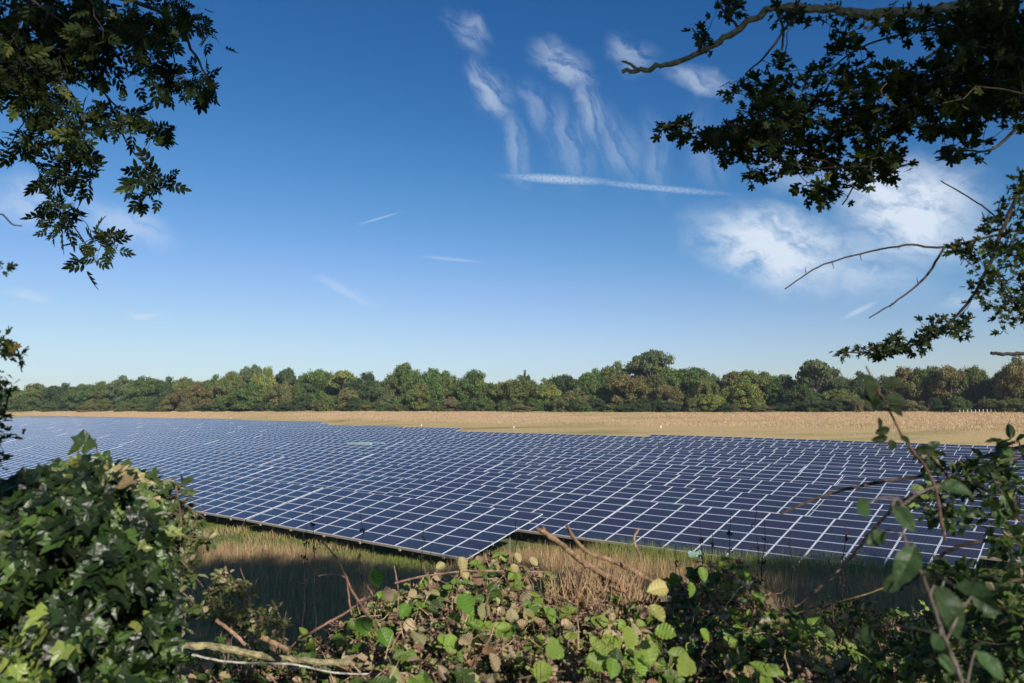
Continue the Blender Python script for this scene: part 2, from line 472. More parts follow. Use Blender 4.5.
# zones kept as colour of the ground cover itself
px_ = CX + F * np.clip(GX / np.maximum(GY, 1), -2, 2)
bd_ = np.interp(px_, BX, BD); td_ = 450 - .215 * px_
s_ = (GY - bd_) / (td_ - bd_)
mow = np.array([.55, .40, .185]); tall = np.array([.60, .42, .25]); grn = np.array([.13, .15, .045]); soil = np.array([.05, .042, .028])
w_field = sstep(GY, 14, 24)[..., None]
base = soil * (1 - w_field) + grn * w_field
w2 = sstep(s_, 0, .05)[..., None]; base = base * (1 - w2) + mow * w2
w3 = sstep(s_ + .05 * np.sin(GX * .03) + rng.normal(0, .02, s_.shape), .42, .52)[..., None]; base = base * (1 - w3) + tall * w3
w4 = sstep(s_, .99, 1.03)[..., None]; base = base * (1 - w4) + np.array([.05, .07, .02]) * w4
gm, gt_, gb = newmat('field_ground')
at = nd(gt_, 'ShaderNodeAttribute', attribute_name='Col'); tcn = nd(gt_, 'ShaderNodeTexCoord')
mpn = nd(gt_, 'ShaderNodeMapping'); mpn.inputs['Scale'].default_value = (.03, .075, .1); gt_.links.new(tcn.outputs['Object'], mpn.inputs[0])
n1 = nd(gt_, 'ShaderNodeTexNoise'); n1.inputs['Scale'].default_value = 1; n1.inputs['Detail'].default_value = 7; gt_.links.new(mpn.outputs[0], n1.inputs['Vector'])
n2 = nd(gt_, 'ShaderNodeTexNoise'); n2.inputs['Scale'].default_value = 1.6; n2.inputs['Detail'].default_value = 6; gt_.links.new(tcn.outputs['Object'], n2.inputs['Vector'])
rp = nd(gt_, 'ShaderNodeMapRange'); rp.inputs['From Min'].default_value = .52; rp.inputs['From Max'].default_value = .72; gt_.links.new(n1.outputs['Fac'], rp.inputs['Value'])
rpm = nd(gt_, 'ShaderNodeMath', operation='MULTIPLY'); rpm.inputs[1].default_value = .75; gt_.links.new(rp.outputs[0], rpm.inputs[0])
mg = nd(gt_, 'ShaderNodeMix', data_type='RGBA'); gt_.links.new(rpm.outputs[0], mg.inputs[0]); gt_.links.new(at.outputs['Color'], mg.inputs[6]); mg.inputs[7].default_value = (.17, .18, .05, 1)
mr2 = nd(gt_, 'ShaderNodeMapRange'); mr2.inputs['To Min'].default_value = .55; mr2.inputs['To Max'].default_value = 1.4; gt_.links.new(n2.outputs['Fac'], mr2.inputs['Value'])
sc2 = nd(gt_, 'ShaderNodeVectorMath', operation='SCALE'); gt_.links.new(mg.outputs[2], sc2.inputs[0]); gt_.links.new(mr2.outputs[0], sc2.inputs['Scale'])
gt_.links.new(sc2.outputs[0], gb.inputs['Base Color']); gb.inputs['Roughness'].default_value = .95; gb.inputs['Specular IOR Level'].default_value = .1
bpn = nd(gt_, 'ShaderNodeBump'); bpn.inputs['Strength'].default_value = .7; bpn.inputs['Distance'].default_value = .3
gt_.links.new(n2.outputs['Fac'], bpn.inputs['Height']); gt_.links.new(bpn.outputs[0], gb.inputs['Normal'])
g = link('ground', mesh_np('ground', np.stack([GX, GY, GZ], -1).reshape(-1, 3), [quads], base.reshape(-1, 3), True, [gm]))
tag(g, kind='structure')

# ---------------------------------------------------------------- solar tables
def tilt_pt(x, s, h=0.0):
    """local table point: x along the row, s up the slope, h above the glass plane"""
    return np.array([x, s * math.cos(TAU) - h * math.sin(TAU), .75 + s * math.sin(TAU) + h * math.cos(TAU)])


ROT = np.array([[1, 0, 0], [0, math.cos(TAU), -math.sin(TAU)], [0, math.sin(TAU), math.cos(TAU)]])
PH = SL / 6


def panel_geo(g_, g2, cx_, cs_):
    """frame bars into g_, glass into g2 (both in tilted plane)"""
    w, h = MW / 2 - .011, PH / 2 - .009; fb = .015; fl = .0105
    for (dx, ds, hx, hs) in ((0, h - fl, w, fl), (0, -h + fl, w, fl), (w - fb, 0, fb, h - 2 * fl), (-w + fb, 0, fb, h - 2 * fl)):
        g_.box(tilt_pt(cx_ + dx, cs_ + ds, 0), (hx, hs, .02), ROT)
    g2.box(tilt_pt(cx_, cs_, -.004), (w - 2 * fb + .001, h - 2 * fl + .001, .012), ROT)


def join2(g_, g2, name):
    nf = sum(len(x) for k in g_.F for x in g_.F[k])
    g_.V += g2.V; g_.C += g2.C
    for k in g2.F:
        g_.F.setdefault(k, []); g_.F[k] += [f + g_.n for f in g2.F[k]]
    n2_ = sum(len(x) for k in g2.F for x in g2.F[k])
    Fc = np.concatenate(g_.F[4]); idx = np.zeros(len(Fc), int); idx[nf:] = 1
    return mesh_np(name, np.concatenate(g_.V), [Fc], None, False, [M_ALU, M_GLASS], idx)


ga, gb_ = Geo(), Geo(); panel_geo(ga, gb_, 0, 0)
# single panel mesh, origin at its own centre on the tilted plane
o0 = tilt_pt(0, 0, 0)
for V_ in ga.V: V_ -= o0
for V_ in gb_.V: V_ -= o0
PANEL_ME = join2(ga, gb_, 'solar_panel')
ga, gb_ = Geo(), Geo()
for i in range(NC):
    for j in range(6): panel_geo(ga, gb_, (i + .5) * MW, (j + .5) * PH)
ALLPANELS_ME = join2(ga, gb_, 'solar_panels')
gf = Geo()
LEN = NC * MW
for s in (.35, 1.9, 3.7, 5.6): gf.box(tilt_pt(LEN / 2, s, -.065), (LEN / 2, .03, .04), ROT)
NP = 6
PXS = [(k + .5) * LEN / NP for k in range(NP)]
for x in PXS: gf.box(tilt_pt(x, SL / 2 + .06, -.15), (.035, SL / 2 + .10, .045), ROT)
FRAME_ME = gf.mesh('table_frame', [M_STEEL])
ge = Geo(); ge.box(tilt_pt(LEN / 2, -.02, -.055), (LEN / 2, .018, .055), ROT)
for x in PXS: ge.box(tilt_pt(x, -.05, -.13), (.06, .045, .05), ROT)
RAIL_ME = ge.mesh('front_rail', [M_RAIL])
def leg_me(s):
    top = tilt_pt(0, s, -.19)[2]; g_ = Geo(); y = tilt_pt(0, s, 0)[1]
    g_.box((0, y, top / 2 - .3), (.045, .006, top / 2 + .3)); g_.box((-.04, y + .03, top / 2 - .3), (.006, .024, top / 2 + .297)); g_.box((.04, y + .03, top / 2 - .3), (.006, .024, top / 2 + .297))
    return g_.mesh('leg', [M_STEEL])
LEGF, LEGB = leg_me(.9), leg_me(5.1)
# coarse table for the distance: everything in one mesh
gc = Geo()
for m_, off in ((ALLPANELS_ME, 0),): pass
far = []
def me_arrays(me):
    v = np.empty(len(me.vertices) * 3, np.float32); me.vertices.foreach_get('co', v)
    l = np.empty(len(me.loops), np.int32); me.loops.foreach_get('vertex_index', l)
    mi = np.empty(len(me.polygons), np.int32); me.polygons.foreach_get('material_index', mi)
    return v.reshape(-1, 3).astype(float), l.reshape(-1, 4), mi
Vs, Fs_, Ms = [], [], []; off = 0
for me_, mo, sh in [(ALLPANELS_ME, 0, 0), (FRAME_ME, 2, 0), (RAIL_ME, 3, 0)] + [(LEGF, 2, x) for x in PXS] + [(LEGB, 2, x) for x in PXS]:
    v, f_, mi = me_arrays(me_); v = v + np.array([sh, 0, 0]); Vs.append(v); Fs_.append(f_ + off); Ms.append(mi + mo); off += len(v)
FAR_ME = mesh_np('solar_table_far', np.concatenate(Vs), [np.concatenate(Fs_)], None, False, [M_ALU, M_GLASS, M_STEEL, M_RAIL], np.concatenate(Ms))

ORD = ['first', 'second', 'third', 'fourth', 'fifth', 'sixth', 'seventh', 'eighth', 'ninth', 'tenth', 'eleventh', 'twelfth', 'thirteenth', 'fourteenth', 'fifteenth',
       'sixteenth', 'seventeenth', 'eighteenth', 'nineteenth', 'twentieth']
def ordn(k):
    return ORD[k] if k < 20 else '%d%s' % (k + 1, {1: 'st', 2: 'nd', 3: 'rd'}.get((k + 1) % 10, 'th') if (k + 1) % 100 not in (11, 12, 13) else 'th')


GRP = 'solar tables in rows across the field'
near_proto = None
ntab = 0
TOPZ = tilt_pt(0, SL)[2]
for n in range(17):
    v = PITCH * n + (-.25 * max(0, n - 9) if n > 9 else 0)
    if n == 0: right = 0.0
    elif n == 1: right = .77 + TW
    else: right = 24 - .1 * v + rng.uniform(0, 18) + TW * .4
    if n == 12: right = -93
    if n == 13: right = -150
    if n == 14: right = -165
    if n == 15: right = -172
    if n == 16: right = -230
    left = -66 - 3.14 * v - 12
    if n >= 12: left = max(left, -400 - 0 * v)
    spans = []
    u = right; k = 0
    while u > left:
        spans.append(u - LEN); u -= TW + (.12 if (k + n) % 3 == 0 else 0); k += 1
    idx = 0
    for u0 in spans:
        um = u0 + LEN / 2
        if n == 11 and -88 < um < -46: idx += 1; continue
        p = P0 + A2 * u0 + B2 * v
        pe = P0 + A2 * (u0 + LEN) + B2 * v
        if max(p[1], pe[1]) < 5: continue
        pxl = CX + F * p[0] / max(p[1], 1); pxr = CX + F * pe[0] / max(pe[1], 1)
        if pxr < -60 or pxl > 1150: idx += 1; continue
        z0 = ground1(*p) if n > 0 else None
        za = float(zfield(u0, v)); zb_ = float(zfield(u0 + LEN, v))
        lab = 'blue solar table, %s row from the front, %s from its right end' % (ordn(n), ordn(idx))
        t = thing('solar_table', lab, 'solar table', (p[0], p[1], za), 0, GRP)
        t.rotation_euler = (rng.normal(0, .004), -math.atan2(zb_ - za, LEN) * 1.0 + rng.normal(0, .0009), math.atan2(A2[1], A2[0]))
        D = (p[1] + pe[1]) / 2
        if D < 62:
            link('table_frame', FRAME_ME, t); link('front_rail', RAIL_ME, t)
            for x in PXS:
                link('leg', LEGF, t, (x, 0, 0)); link('leg', LEGB, t, (x, 0, 0))
            for i in range(NC):
                for j in range(6):
                    po = link('solar_panel', PANEL_ME, t, tuple(tilt_pt((i + .5) * MW, (j + .5) * PH, 0)))
                    po.rotation_euler = (rng.normal(0, .0016), rng.normal(0, .0016), 0)
        else:
            link('panels_and_frame', FAR_ME, t)
        idx += 1; ntab += 1
print('tables', ntab)

# ---------------------------------------------------------------- far trees
def crown_mesh(name, seed, domes=5, leaves=26000, gap=.0, lsize=.034):
    """unit crown: radius about 1, height 0..1; leaf faces on many small clumps over several domes"""
    r = np.random.default_rng(seed)
    DC, DR = [(0, 0, .60)], [(.60, .60, .38)]
    for i in range(domes):
        a_ = i * 6.283 / domes + r.uniform(-.5, .5); q = r.uniform(.35, .58); h = r.uniform(.30, .62); w_ = r.uniform(.40, .58)
        DC.append((math.cos(a_) * q, math.sin(a_) * q, h)); DR.append((w_, w_, min(h - .02, w_ * r.uniform(.55, .75))))
    DC = np.array(DC); DR = np.array(DR)
    if gap: DC[:, 2] = .45 + .75 * (DC[:, 2] - .3); DR *= .72
    nc = 150 if not gap else 60
    k = r.integers(0, len(DC), nc); d = r.normal(0, 1, (nc, 3)); d /= np.linalg.norm(d, axis=1)[:, None]; d[:, 2] = np.where(d[:, 2] < -.3, -d[:, 2], d[:, 2])
    C = DC[k] + d * DR[k] * r.uniform(.72, 1.02, (nc, 1)); Rd = r.uniform(.09, .21, nc)
    if not gap:      # skirts of foliage down to the ground
        ns = 40; a_ = r.uniform(0, 6.283, ns); q = r.uniform(.45, .85, ns)
        C = np.vstack([C, np.stack([np.cos(a_) * q, np.sin(a_) * q, r.uniform(.03, .3, ns)], 1)]); Rd = np.concatenate([Rd, r.uniform(.12, .22, ns)])
    w = Rd ** 1.6 / (Rd ** 1.6).sum()
    k = r.choice(len(C), leaves, p=w)
    d = r.normal(0, 1, (leaves, 3)); d /= np.linalg.norm(d, axis=1)[:, None]
    rr = Rd[k] * r.normal(.85, .28, leaves)
    P = C[k] + d * rr[:, None] * np.array([1, 1, .5])
    P[:, 2] = np.clip(P[:, 2], .01, 1.04)
    nrm = d + r.normal(0, .55, d.shape) + np.array([0, 0, .25]); dr = r.normal(0, 1, d.shape)
    sz = lsize * r.uniform(.6, 1.5, leaves)
    lobecol = r.uniform(.74, 1.26, len(C)); hue = r.normal(1, .10, len(C)); tint = lobecol[k] * r.uniform(.65, 1.4, leaves)
    cols = np.stack([tint * hue[k] * r.uniform(.9, 1.15, leaves), tint, tint * r.uniform(.8, 1.1, leaves)], 1)
    tm = (np.array([(-.5, 0, 0), (.5, .1, 0), (.35, 1, .1), (-.4, .85, -.05)]), [np.array([(0, 1, 2, 3)])])
    V, Fs2, Cc = scatter(tm, P, nrm, dr, sz, cols)
    limbs = [(DC[i], .3) for i in range(len(DC))] + [(C[i], .1) for i in range(0, nc, 6)]
    return mesh_np(name, V, Fs2, Cc, False, [M_FARLEAF]), limbs


def trunk_mesh(limbs, name):
    g_ = Geo()
    P = smooth_path([(0, 0, -.45), (.01, .01, -.1), (-.02, .02, .25), (0, 0, .6)], 4)
    g_.tube(P, np.linspace(.065, .02, len(P)), 7, (.09, .07, .05))
    for c, rad in limbs:
        z0 = min(.45, max(-.1, c[2] - .4)); b0 = np.array([0, 0, z0])
        g_.tube(bezier(b0, c, .05, 5), np.linspace(.026, .006, 5), 5, (.15, .125, .10))
    return g_.mesh(name, [M_TWIG])


CROWNS = []
for i in range(10):
    me, limbs = crown_mesh('crown', 100 + i, domes=3 + i % 4)
    CROWNS.append((me, trunk_mesh(limbs, 'trunk')))
SPARSE = []
for i in range(3):
    me, limbs = crown_mesh('crown_open', 300 + i, domes=5, leaves=9000, gap=1.0, lsize=.045)
    SPARSE.append((me, trunk_mesh(limbs, 'trunk')))

KIND = {  # colour word: leaf colour
    'dark green': (.034, .050, .022), 'mid green': (.054, .076, .026), 'olive green': (.076, .086, .030),
    'yellow-green': (.105, .116, .034), 'rust-brown': (.088, .072, .034), 'grey-green': (.064, .080, .044), 'tan-brown': (.098, .092, .044)}
# px centre, half width px, top y px, colour, distance offset, open crown?
TREES = [(-20, 22, 384, 'dark green', 0, 0), (12, 16, 388, 'mid green', -3, 0), (38, 17, 384, 'olive green', 2, 0), (62, 17, 384, 'dark green', 0, 0), (85, 15, 385, 'mid green', -4, 0),
 (104, 15, 382, 'olive green', 3, 0), (126, 18, 377, 'grey-green', 5, 0), (146, 16, 377, 'mid green', 0, 0), (166, 16, 378, 'dark green', 4, 0), (184, 15, 377, 'olive green', 8, 0),
 (183, 16, 388, 'rust-brown', -8, 0), (206, 16, 380, 'rust-brown', -2, 0), (218, 14, 376, 'mid green', 4, 0), (233, 15, 373, 'olive green', -2, 0), (249, 13, 365, 'grey-green', 6, 1),
 (266, 13, 368, 'yellow-green', 0, 0), (252, 18, 384, 'mid green', -10, 0), (286, 13, 368, 'dark green', 4, 1), (283, 15, 382, 'tan-brown', -8, 0), (306, 14, 374, 'mid green', 0, 0), (322, 18, 369, 'mid green', 5, 0),
 (343, 18, 370, 'yellow-green', 3, 1), (366, 16, 373, 'dark green', -2, 0), (350, 13, 388, 'tan-brown', -8, 0), (404, 19, 365, 'mid green', 3, 0), (386, 14, 380, 'grey-green', -3, 0), (434, 17, 368, 'mid green', 0, 0),
 (421, 14, 384, 'olive green', -9, 0), (452, 12, 376, 'olive green', 2, 0), (473, 20, 371, 'mid green', 0, 0), (497, 14, 381, 'olive green', 4, 0), (519, 17, 377, 'olive green', 0, 0), (526, 6, 372, 'dark green', 14, 0),
 (545, 15, 379, 'yellow-green', -3, 0), (566, 16, 374, 'dark green', 5, 0), (594, 18, 369, 'mid green', 0, 0), (577, 14, 388, 'tan-brown', -8, 0), (616, 20, 362, 'olive green', 6, 0), (650, 24, 350, 'grey-green', 12, 1),
 (632, 22, 373, 'rust-brown', -4, 0), (664, 19, 367, 'olive green', 2, 0), (688, 20, 366, 'mid green', 4, 0), (668, 15, 384, 'rust-brown', -6, 0), (706, 16, 377, 'olive green', 0, 0), (714, 8, 373, 'grey-green', 16, 0), (712, 12, 394, 'yellow-green', -10, 0),
 (732, 12, 371, 'tan-brown', 12, 1), (756, 21, 369, 'olive green', 14, 0), (744, 20, 381, 'yellow-green', -4, 0), (783, 16, 376, 'mid green', 3, 0), (815, 23, 359, 'grey-green', 0, 1), (800, 15, 385, 'dark green', -4, 0),
 (838, 16, 388, 'olive green', 0, 0), (860, 15, 372, 'dark green', 5, 0), (846, 14, 396, 'tan-brown', -7, 0), (880, 15, 376, 'grey-green', 10, 0), (905, 17, 368, 'rust-brown', 0, 0), (926, 17, 365, 'olive green', 3, 0), (950, 18, 365, 'rust-brown', 0, 0),
 (974, 16, 367, 'olive green', 4, 0), (990, 13, 388, 'dark green', -3, 0), (1000, 14, 372, 'rust-brown', 2, 0), (1020, 22, 358, 'rust-brown', -3, 0), (1055, 26, 362, 'rust-brown', 0, 0), (1092, 24, 366, 'mid green', 0, 0)]
TREES.sort(key=lambda q: q[0])
bypos = {}
for i, (px, hw, ty, kind, dd, opn) in enumerate(TREES):
    td = 450 - .215 * px + dd; x = (px - CX) / F * td; y = td
    z = ground1(x, y); zt = CZ + (YH - ty) * td / F; H = zt - z; Rr = hw * td / F * 1.12
    me, tm = random.choice(SPARSE if opn else CROWNS)
    k = bypos.get(kind, 0); bypos[kind] = k + 1
    shape = 'broad' if Rr > .5 * H else 'upright'
    lab = '%s %s%s tree in the far treeline, %s %s one from left' % (kind, 'open-crowned ' if opn else '', shape, ordn(k), kind)
    t = thing('broadleaf_tree', lab, 'tree', (x, y, z), random.uniform(0, 6.28), 'trees along the far edge of the field')
    t.empty_display_size = 1
    lo = .10 if not opn else .28
    cr = link('crown', me, t, (0, 0, H * lo)); cr.scale = (Rr, Rr, H * (1 - lo) / 1.0)
    kc = KIND[kind]; j = random.uniform(.85, 1.15); cr.color = (kc[0] * j * 1.72, kc[1] * j * 1.85, kc[2] * j * 1.55, 1)
    tk = link('trunk', tm, t, (0, 0, H * lo)); tk.scale = (Rr * .7, Rr * .7, H * (1 - lo))
# a second line of trees behind, seen through and between the first
pxb = -30; kb_ = 0
tops = np.array(sorted([(q[0], q[2]) for q in TREES if q[2] < 383]))
while pxb < 1110:
    hw = random.uniform(13, 20); td = 450 - .215 * pxb + random.uniform(20, 34); x = (pxb - CX) / F * td
    ty = np.interp(pxb, tops[:, 0], tops[:, 1]) + random.uniform(7, 12)
    z = ground1(x, td); H = CZ + (YH - ty) * td / F - z
    me, tm = random.choice(CROWNS)
    t = thing('broadleaf_tree', 'green tree mostly hidden behind the front treeline, %s such tree from left' % ordn(kb_), 'tree', (x, td, z), random.uniform(0, 6.28), 'trees behind the far treeline')
    cr = link('crown', me, t); Rr = hw * td / F * 1.2; cr.scale = (Rr, Rr, H); kc = KIND[random.choice(['mid green', 'olive green', 'dark green', 'grey-green'])]; cr.color = (kc[0] * 1.7, kc[1] * 1.55, kc[2] * 1.5, 1)
    tk = link('trunk', tm, t); tk.scale = (Rr * .7, Rr * .7, H)
    pxb += hw * 1.25; kb_ += 1
# shrubs at the foot of the trees
SH = ['olive green', 'mid green', 'tan-brown', 'dark green', 'mid green', 'dark green']
sc_ = {}
px = -20
while px < 1080:
    kind = random.choice(SH); hw = random.uniform(6, 13)
    td = 450 - .215 * px - random.uniform(7, 14); x = (px - CX) / F * td; z = ground1(x, td)
    me, tm = random.choice(CROWNS)
    k = sc_.get(kind, 0); sc_[kind] = k + 1
    t = thing('hedgerow_shrub', '%s low shrub below the far trees, %s %s shrub from left' % (kind, ordn(k), kind), 'shrub', (x, td, z - .3), random.uniform(0, 6.28), 'shrubs below the far treeline')
    cr = link('foliage', me, t); Rr = hw * td / F; cr.scale = (Rr, Rr, random.uniform(7, 17) * td / F)
    kc = KIND[kind]; cr.color = (kc[0] * 1.6, kc[1] * 1.65, kc[2] * 1.5, 1)
    px += hw * 1.35

# ---------------------------------------------------------------- far field things
def marker_post(px, py, D, h, label, box=True):
    x = (px - CX) / F * D; z = ground1(x, D)
    t = thing('marker_post', label, 'post', (x, D, z), 0, 'white marker posts in the dry grass')
    g_ = Geo(); g_.tube([(0, 0, -.3), (0, 0, h)], .05, 8); link('post', g_.mesh('post', [M_RAIL]), t)
    g_ = Geo(); g_.box((0, 0, h - .3), (.15, .10, .22)); g_.box((0, 0, h - .05), (.18, .12, .025)); link('cap_box', g_.mesh('cap_box', [M_WHITE]), t)
for q in [(660, 424, 170, 2.0, 'tall white marker post with box in dry grass right of centre, below the tallest tree'), (514, 421, 195, 1.2, 'short white marker post in golden grass left of the tallest tree'),
          (422, 417, 225, 1.1, 'short pale marker post in tan grass above the pale green roof'), (313, 416, 260, 1.1, 'white marker post beside the step in the far panel edge'),
          (232, 414, 330, 1.2, 'white marker post in thin grass strip, third from the left'), (175, 415, 345, 1.2, 'white marker post in thin grass strip, second from the left'), (167, 412, 360, 1.2, 'leftmost white marker post near the left treeline')]:
    marker_post(*q)
# wire fence posts along the change of grass, and palings at far right
px = 700
k = 0
while px < 1060:
    D = 165 - .03 * (px - 700); x = (px - CX) / F * D; z = ground1(x, D)
    g_ = Geo(); g_.tube([(0, 0, -.3), (0, 0, 1.9)], .05, 6); g_.tube([(0, 0, 1.9), (.01, 0, 1.95)], [.05, .03], 6)
    o = link('fence_post', g_.mesh('fence_post', [M_RAIL]), None, (x, D, z))
    tag(o, 'thin pale fence post in the tan grass at right, %s from the left' % ordn(k), 'fence post', 'thin posts in the tan grass at right'); px += 19; k += 1
t = thing('paling_fence', 'row of short pale palings before the trees at far right', 'fence', (0, 0, 0))
for i in range(30):
    px = 958 + i * 3.9; D = 225 - .2 * (px - 958) * .3; x = (px - CX) / F * D; z = ground1(x, D)
    g_ = Geo(); g_.box((0, 0, .35), (.11, .03, .65)); link('paling', g_.mesh('paling', [M_RAIL]), t, (x, D, z))
# inverter cabin among the rows
cpos = pix(366, 444.5, 112)
cz = ground1(cpos[0], 112)
M_ROOF2 = flatmat('green_roof_sheet', (.42, .62, .50), .5, 0, .12)
t = thing('inverter_cabin', 'pale green roofed cabin standing between distant panel rows left of centre', 'cabin', (cpos[0], 112, cz), math.atan2(A2[1], A2[0]))
hh = cpos[2] - cz + .12
g_ = Geo(); g_.box((0, 0, hh / 2 - .1), (2.3, 1.2, hh / 2)); link('wall', g_.mesh('wall', [M_GREENROOF]), t)
g_ = Geo(); g_.box((0, 0, hh), (2.5, 1.4, .13)); link('roof', g_.mesh('roof', [M_ROOF2]), t)
g_ = Geo(); g_.box((.4, -1.22, hh / 2), (.5, .02, hh / 2 - .2)); link('door', g_.mesh('door', [M_STEEL]), t)

# ---------------------------------------------------------------- grass stuff
def blades(n, xs, ys_, hts, cols, w=.012, lean=.18, seg=2):
    z = ground(xs, ys_)
    a_ = rng.uniform(0, 2 * np.pi, n); dx = np.cos(a_) * w; dy = np.sin(a_) * w
    lx = rng.normal(0, lean, n) * hts; ly = rng.normal(0, lean, n) * hts
    B = np.stack([xs, ys_, z], 1)
    V = np.stack([B + np.stack([-dx, -dy, 0 * dx], 1), B + np.stack([dx, dy, 0 * dx], 1),
                  B + np.stack([dx * .8 + lx * .35, dy * .8 + ly * .35, hts * .6], 1), B + np.stack([-dx * .8 + lx * .35, -dy * .8 + ly * .35, hts * .6], 1),
                  B + np.stack([lx, ly, hts], 1)], 1)
    i = np.arange(n)[:, None] * 5
    return V.reshape(-1, 3), [i + np.array([[0, 1, 2, 3]]), i + np.array([[3, 2, 4]])], np.repeat(cols, 5, 0)


def grass_cols(n, a_, b_, t_, jit=.25):
    c = np.asarray(a_) * (1 - t_[:, None]) + np.asarray(b_) * t_[:, None]
    return c * rng.uniform(1 - jit, 1 + jit, (n, 1))


n = 240000
yy = rng.uniform(17, 40.5, n); xx = rng.uniform(-1, 1, n) * (yy * .72 + 2)
u_ = (xx - P0[0]) * A2[0] + (yy - P0[1]) * A2[1]; v_ = (xx - P0[0]) * B2[0] + (yy - P0[1]) * B2[1]
patch = .5 + .5 * np.sin(xx * .7 + 2 * np.sin(yy * .5)) * np.cos(yy * .9 + xx * .3)
edge = np.where(u_ < .3, v_, v_ - 8)
hts = np.where(edge > -3, .28, .95) * rng.uniform(.6, 1.25, n)
hts = np.where((edge > -3) & (edge < -.5), .42 * rng.uniform(.5, 1.3, n), hts)
hts = np.where((u_ > 3) & (edge < -.2), rng.uniform(.7, 1.35, n) * (1 + .25 * sstep(u_, 8, 16)), hts)
green = np.clip(sstep(edge, -4.5, -1.5) * .9 + .10 * patch, 0, 1)
keep = edge < 3
pale = rng.uniform(0, 1, n) < .14
cols = grass_cols(n, (.47, .33, .18), (.21, .25, .065), green, .4); cols[pale] *= 1.4
V, Fs2, C = blades(n, xx, yy, hts, cols, w=.011, lean=.16)
m = np.repeat(keep, 5)
sel = np.where(keep)[0]
V, Fs2, C = blades(len(sel), xx[sel], yy[sel], hts[sel], cols[sel], w=.012, lean=.14)
tag(link('dry_grass', mesh_np('dry_grass', V, Fs2, C, False, [M_GRASS])), 'tall dry brown grass growing between hedge and first panel rows', 'grass', None, 'stuff')
n = 90000
yy = rng.uniform(30, 75, n); xx = rng.uniform(-1, .25, n) * (yy * .78)
u_ = (xx - P0[0]) * A2[0] + (yy - P0[1]) * A2[1]; v_ = (xx - P0[0]) * B2[0] + (yy - P0[1]) * B2[1]
sel = np.where((v_ < .6) & (v_ > -16))[0]
tuft = sstep(np.sin(xx * 1.3 + 2 * np.sin(yy * .6)) + np.cos(yy * 1.1 + xx * .5), -.4, 1.2)
cols = grass_cols(n, (.20, .24, .06), (.46, .34, .18), tuft * .8, .35)
V, Fs2, C = blades(len(sel), xx[sel], yy[sel], (.12 + .35 * tuft * rng.uniform(.2, 1.2, n))[sel], cols[sel], w=.016, lean=.3)
tag(link('short_grass', mesh_np('short_grass', V, Fs2, C, False, [M_GRASS])), 'short green and straw grass along the foot of the first panel row', 'grass', None, 'stuff')
# rough tall grass on the far strip
n = 130000
pxs = rng.uniform(-60, 1100, n); td = 450 - .215 * pxs; bd = np.interp(pxs, BX, BD)
s = rng.uniform(.40, 1.0, n); D = bd + (td - bd) * s; xx = (pxs - CX) / F * D
pt = rng.uniform(0, 1, n) ** 3
cols = grass_cols(n, (.66, .47, .29), (.38, .36, .14), np.clip(pt * .6 + .5 * sstep(np.sin(xx * .045) + .6 * np.sin(xx * .11 + D * .06) + .5 * np.sin(D * .21), .5, 1.6), 0, 1), .14)
V, Fs2, C = blades(n, xx, D, rng.uniform(.15, .45, n), cols, w=.06, lean=.35)
tag(link('tall_far_grass', mesh_np('tall_far_grass', V, Fs2, C, False, [M_GRASS])), 'tan seeding grass in the strip below the far trees', 'grass', None, 'stuff')

# ================================================================ near plants
def shade(base, n, jit=.25, hue=.12):
    b = np.asarray(base, float)
    k = rng.uniform(1 - jit, 1 + jit, (n, 1)); h = rng.uniform(1 - hue, 1 + hue, (n, 3))
    return b * k * h


def pick(palette, n, jit=.22):
    """palette: list of (weight, colour)"""
    w = np.array([p[0] for p in palette], float); w /= w.sum()
    i = rng.choice(len(palette), n, p=w)
    return np.array([palette[k][1] for k in i]) * rng.uniform(1 - jit, 1 + jit, (n, 1)) * rng.uniform(.92, 1.08, (n, 3))


def unit(v):
    v = np.asarray(v, float); return v / (np.linalg.norm(v, axis=-1, keepdims=True) + 1e-9)


SUNV = np.array(sdir)


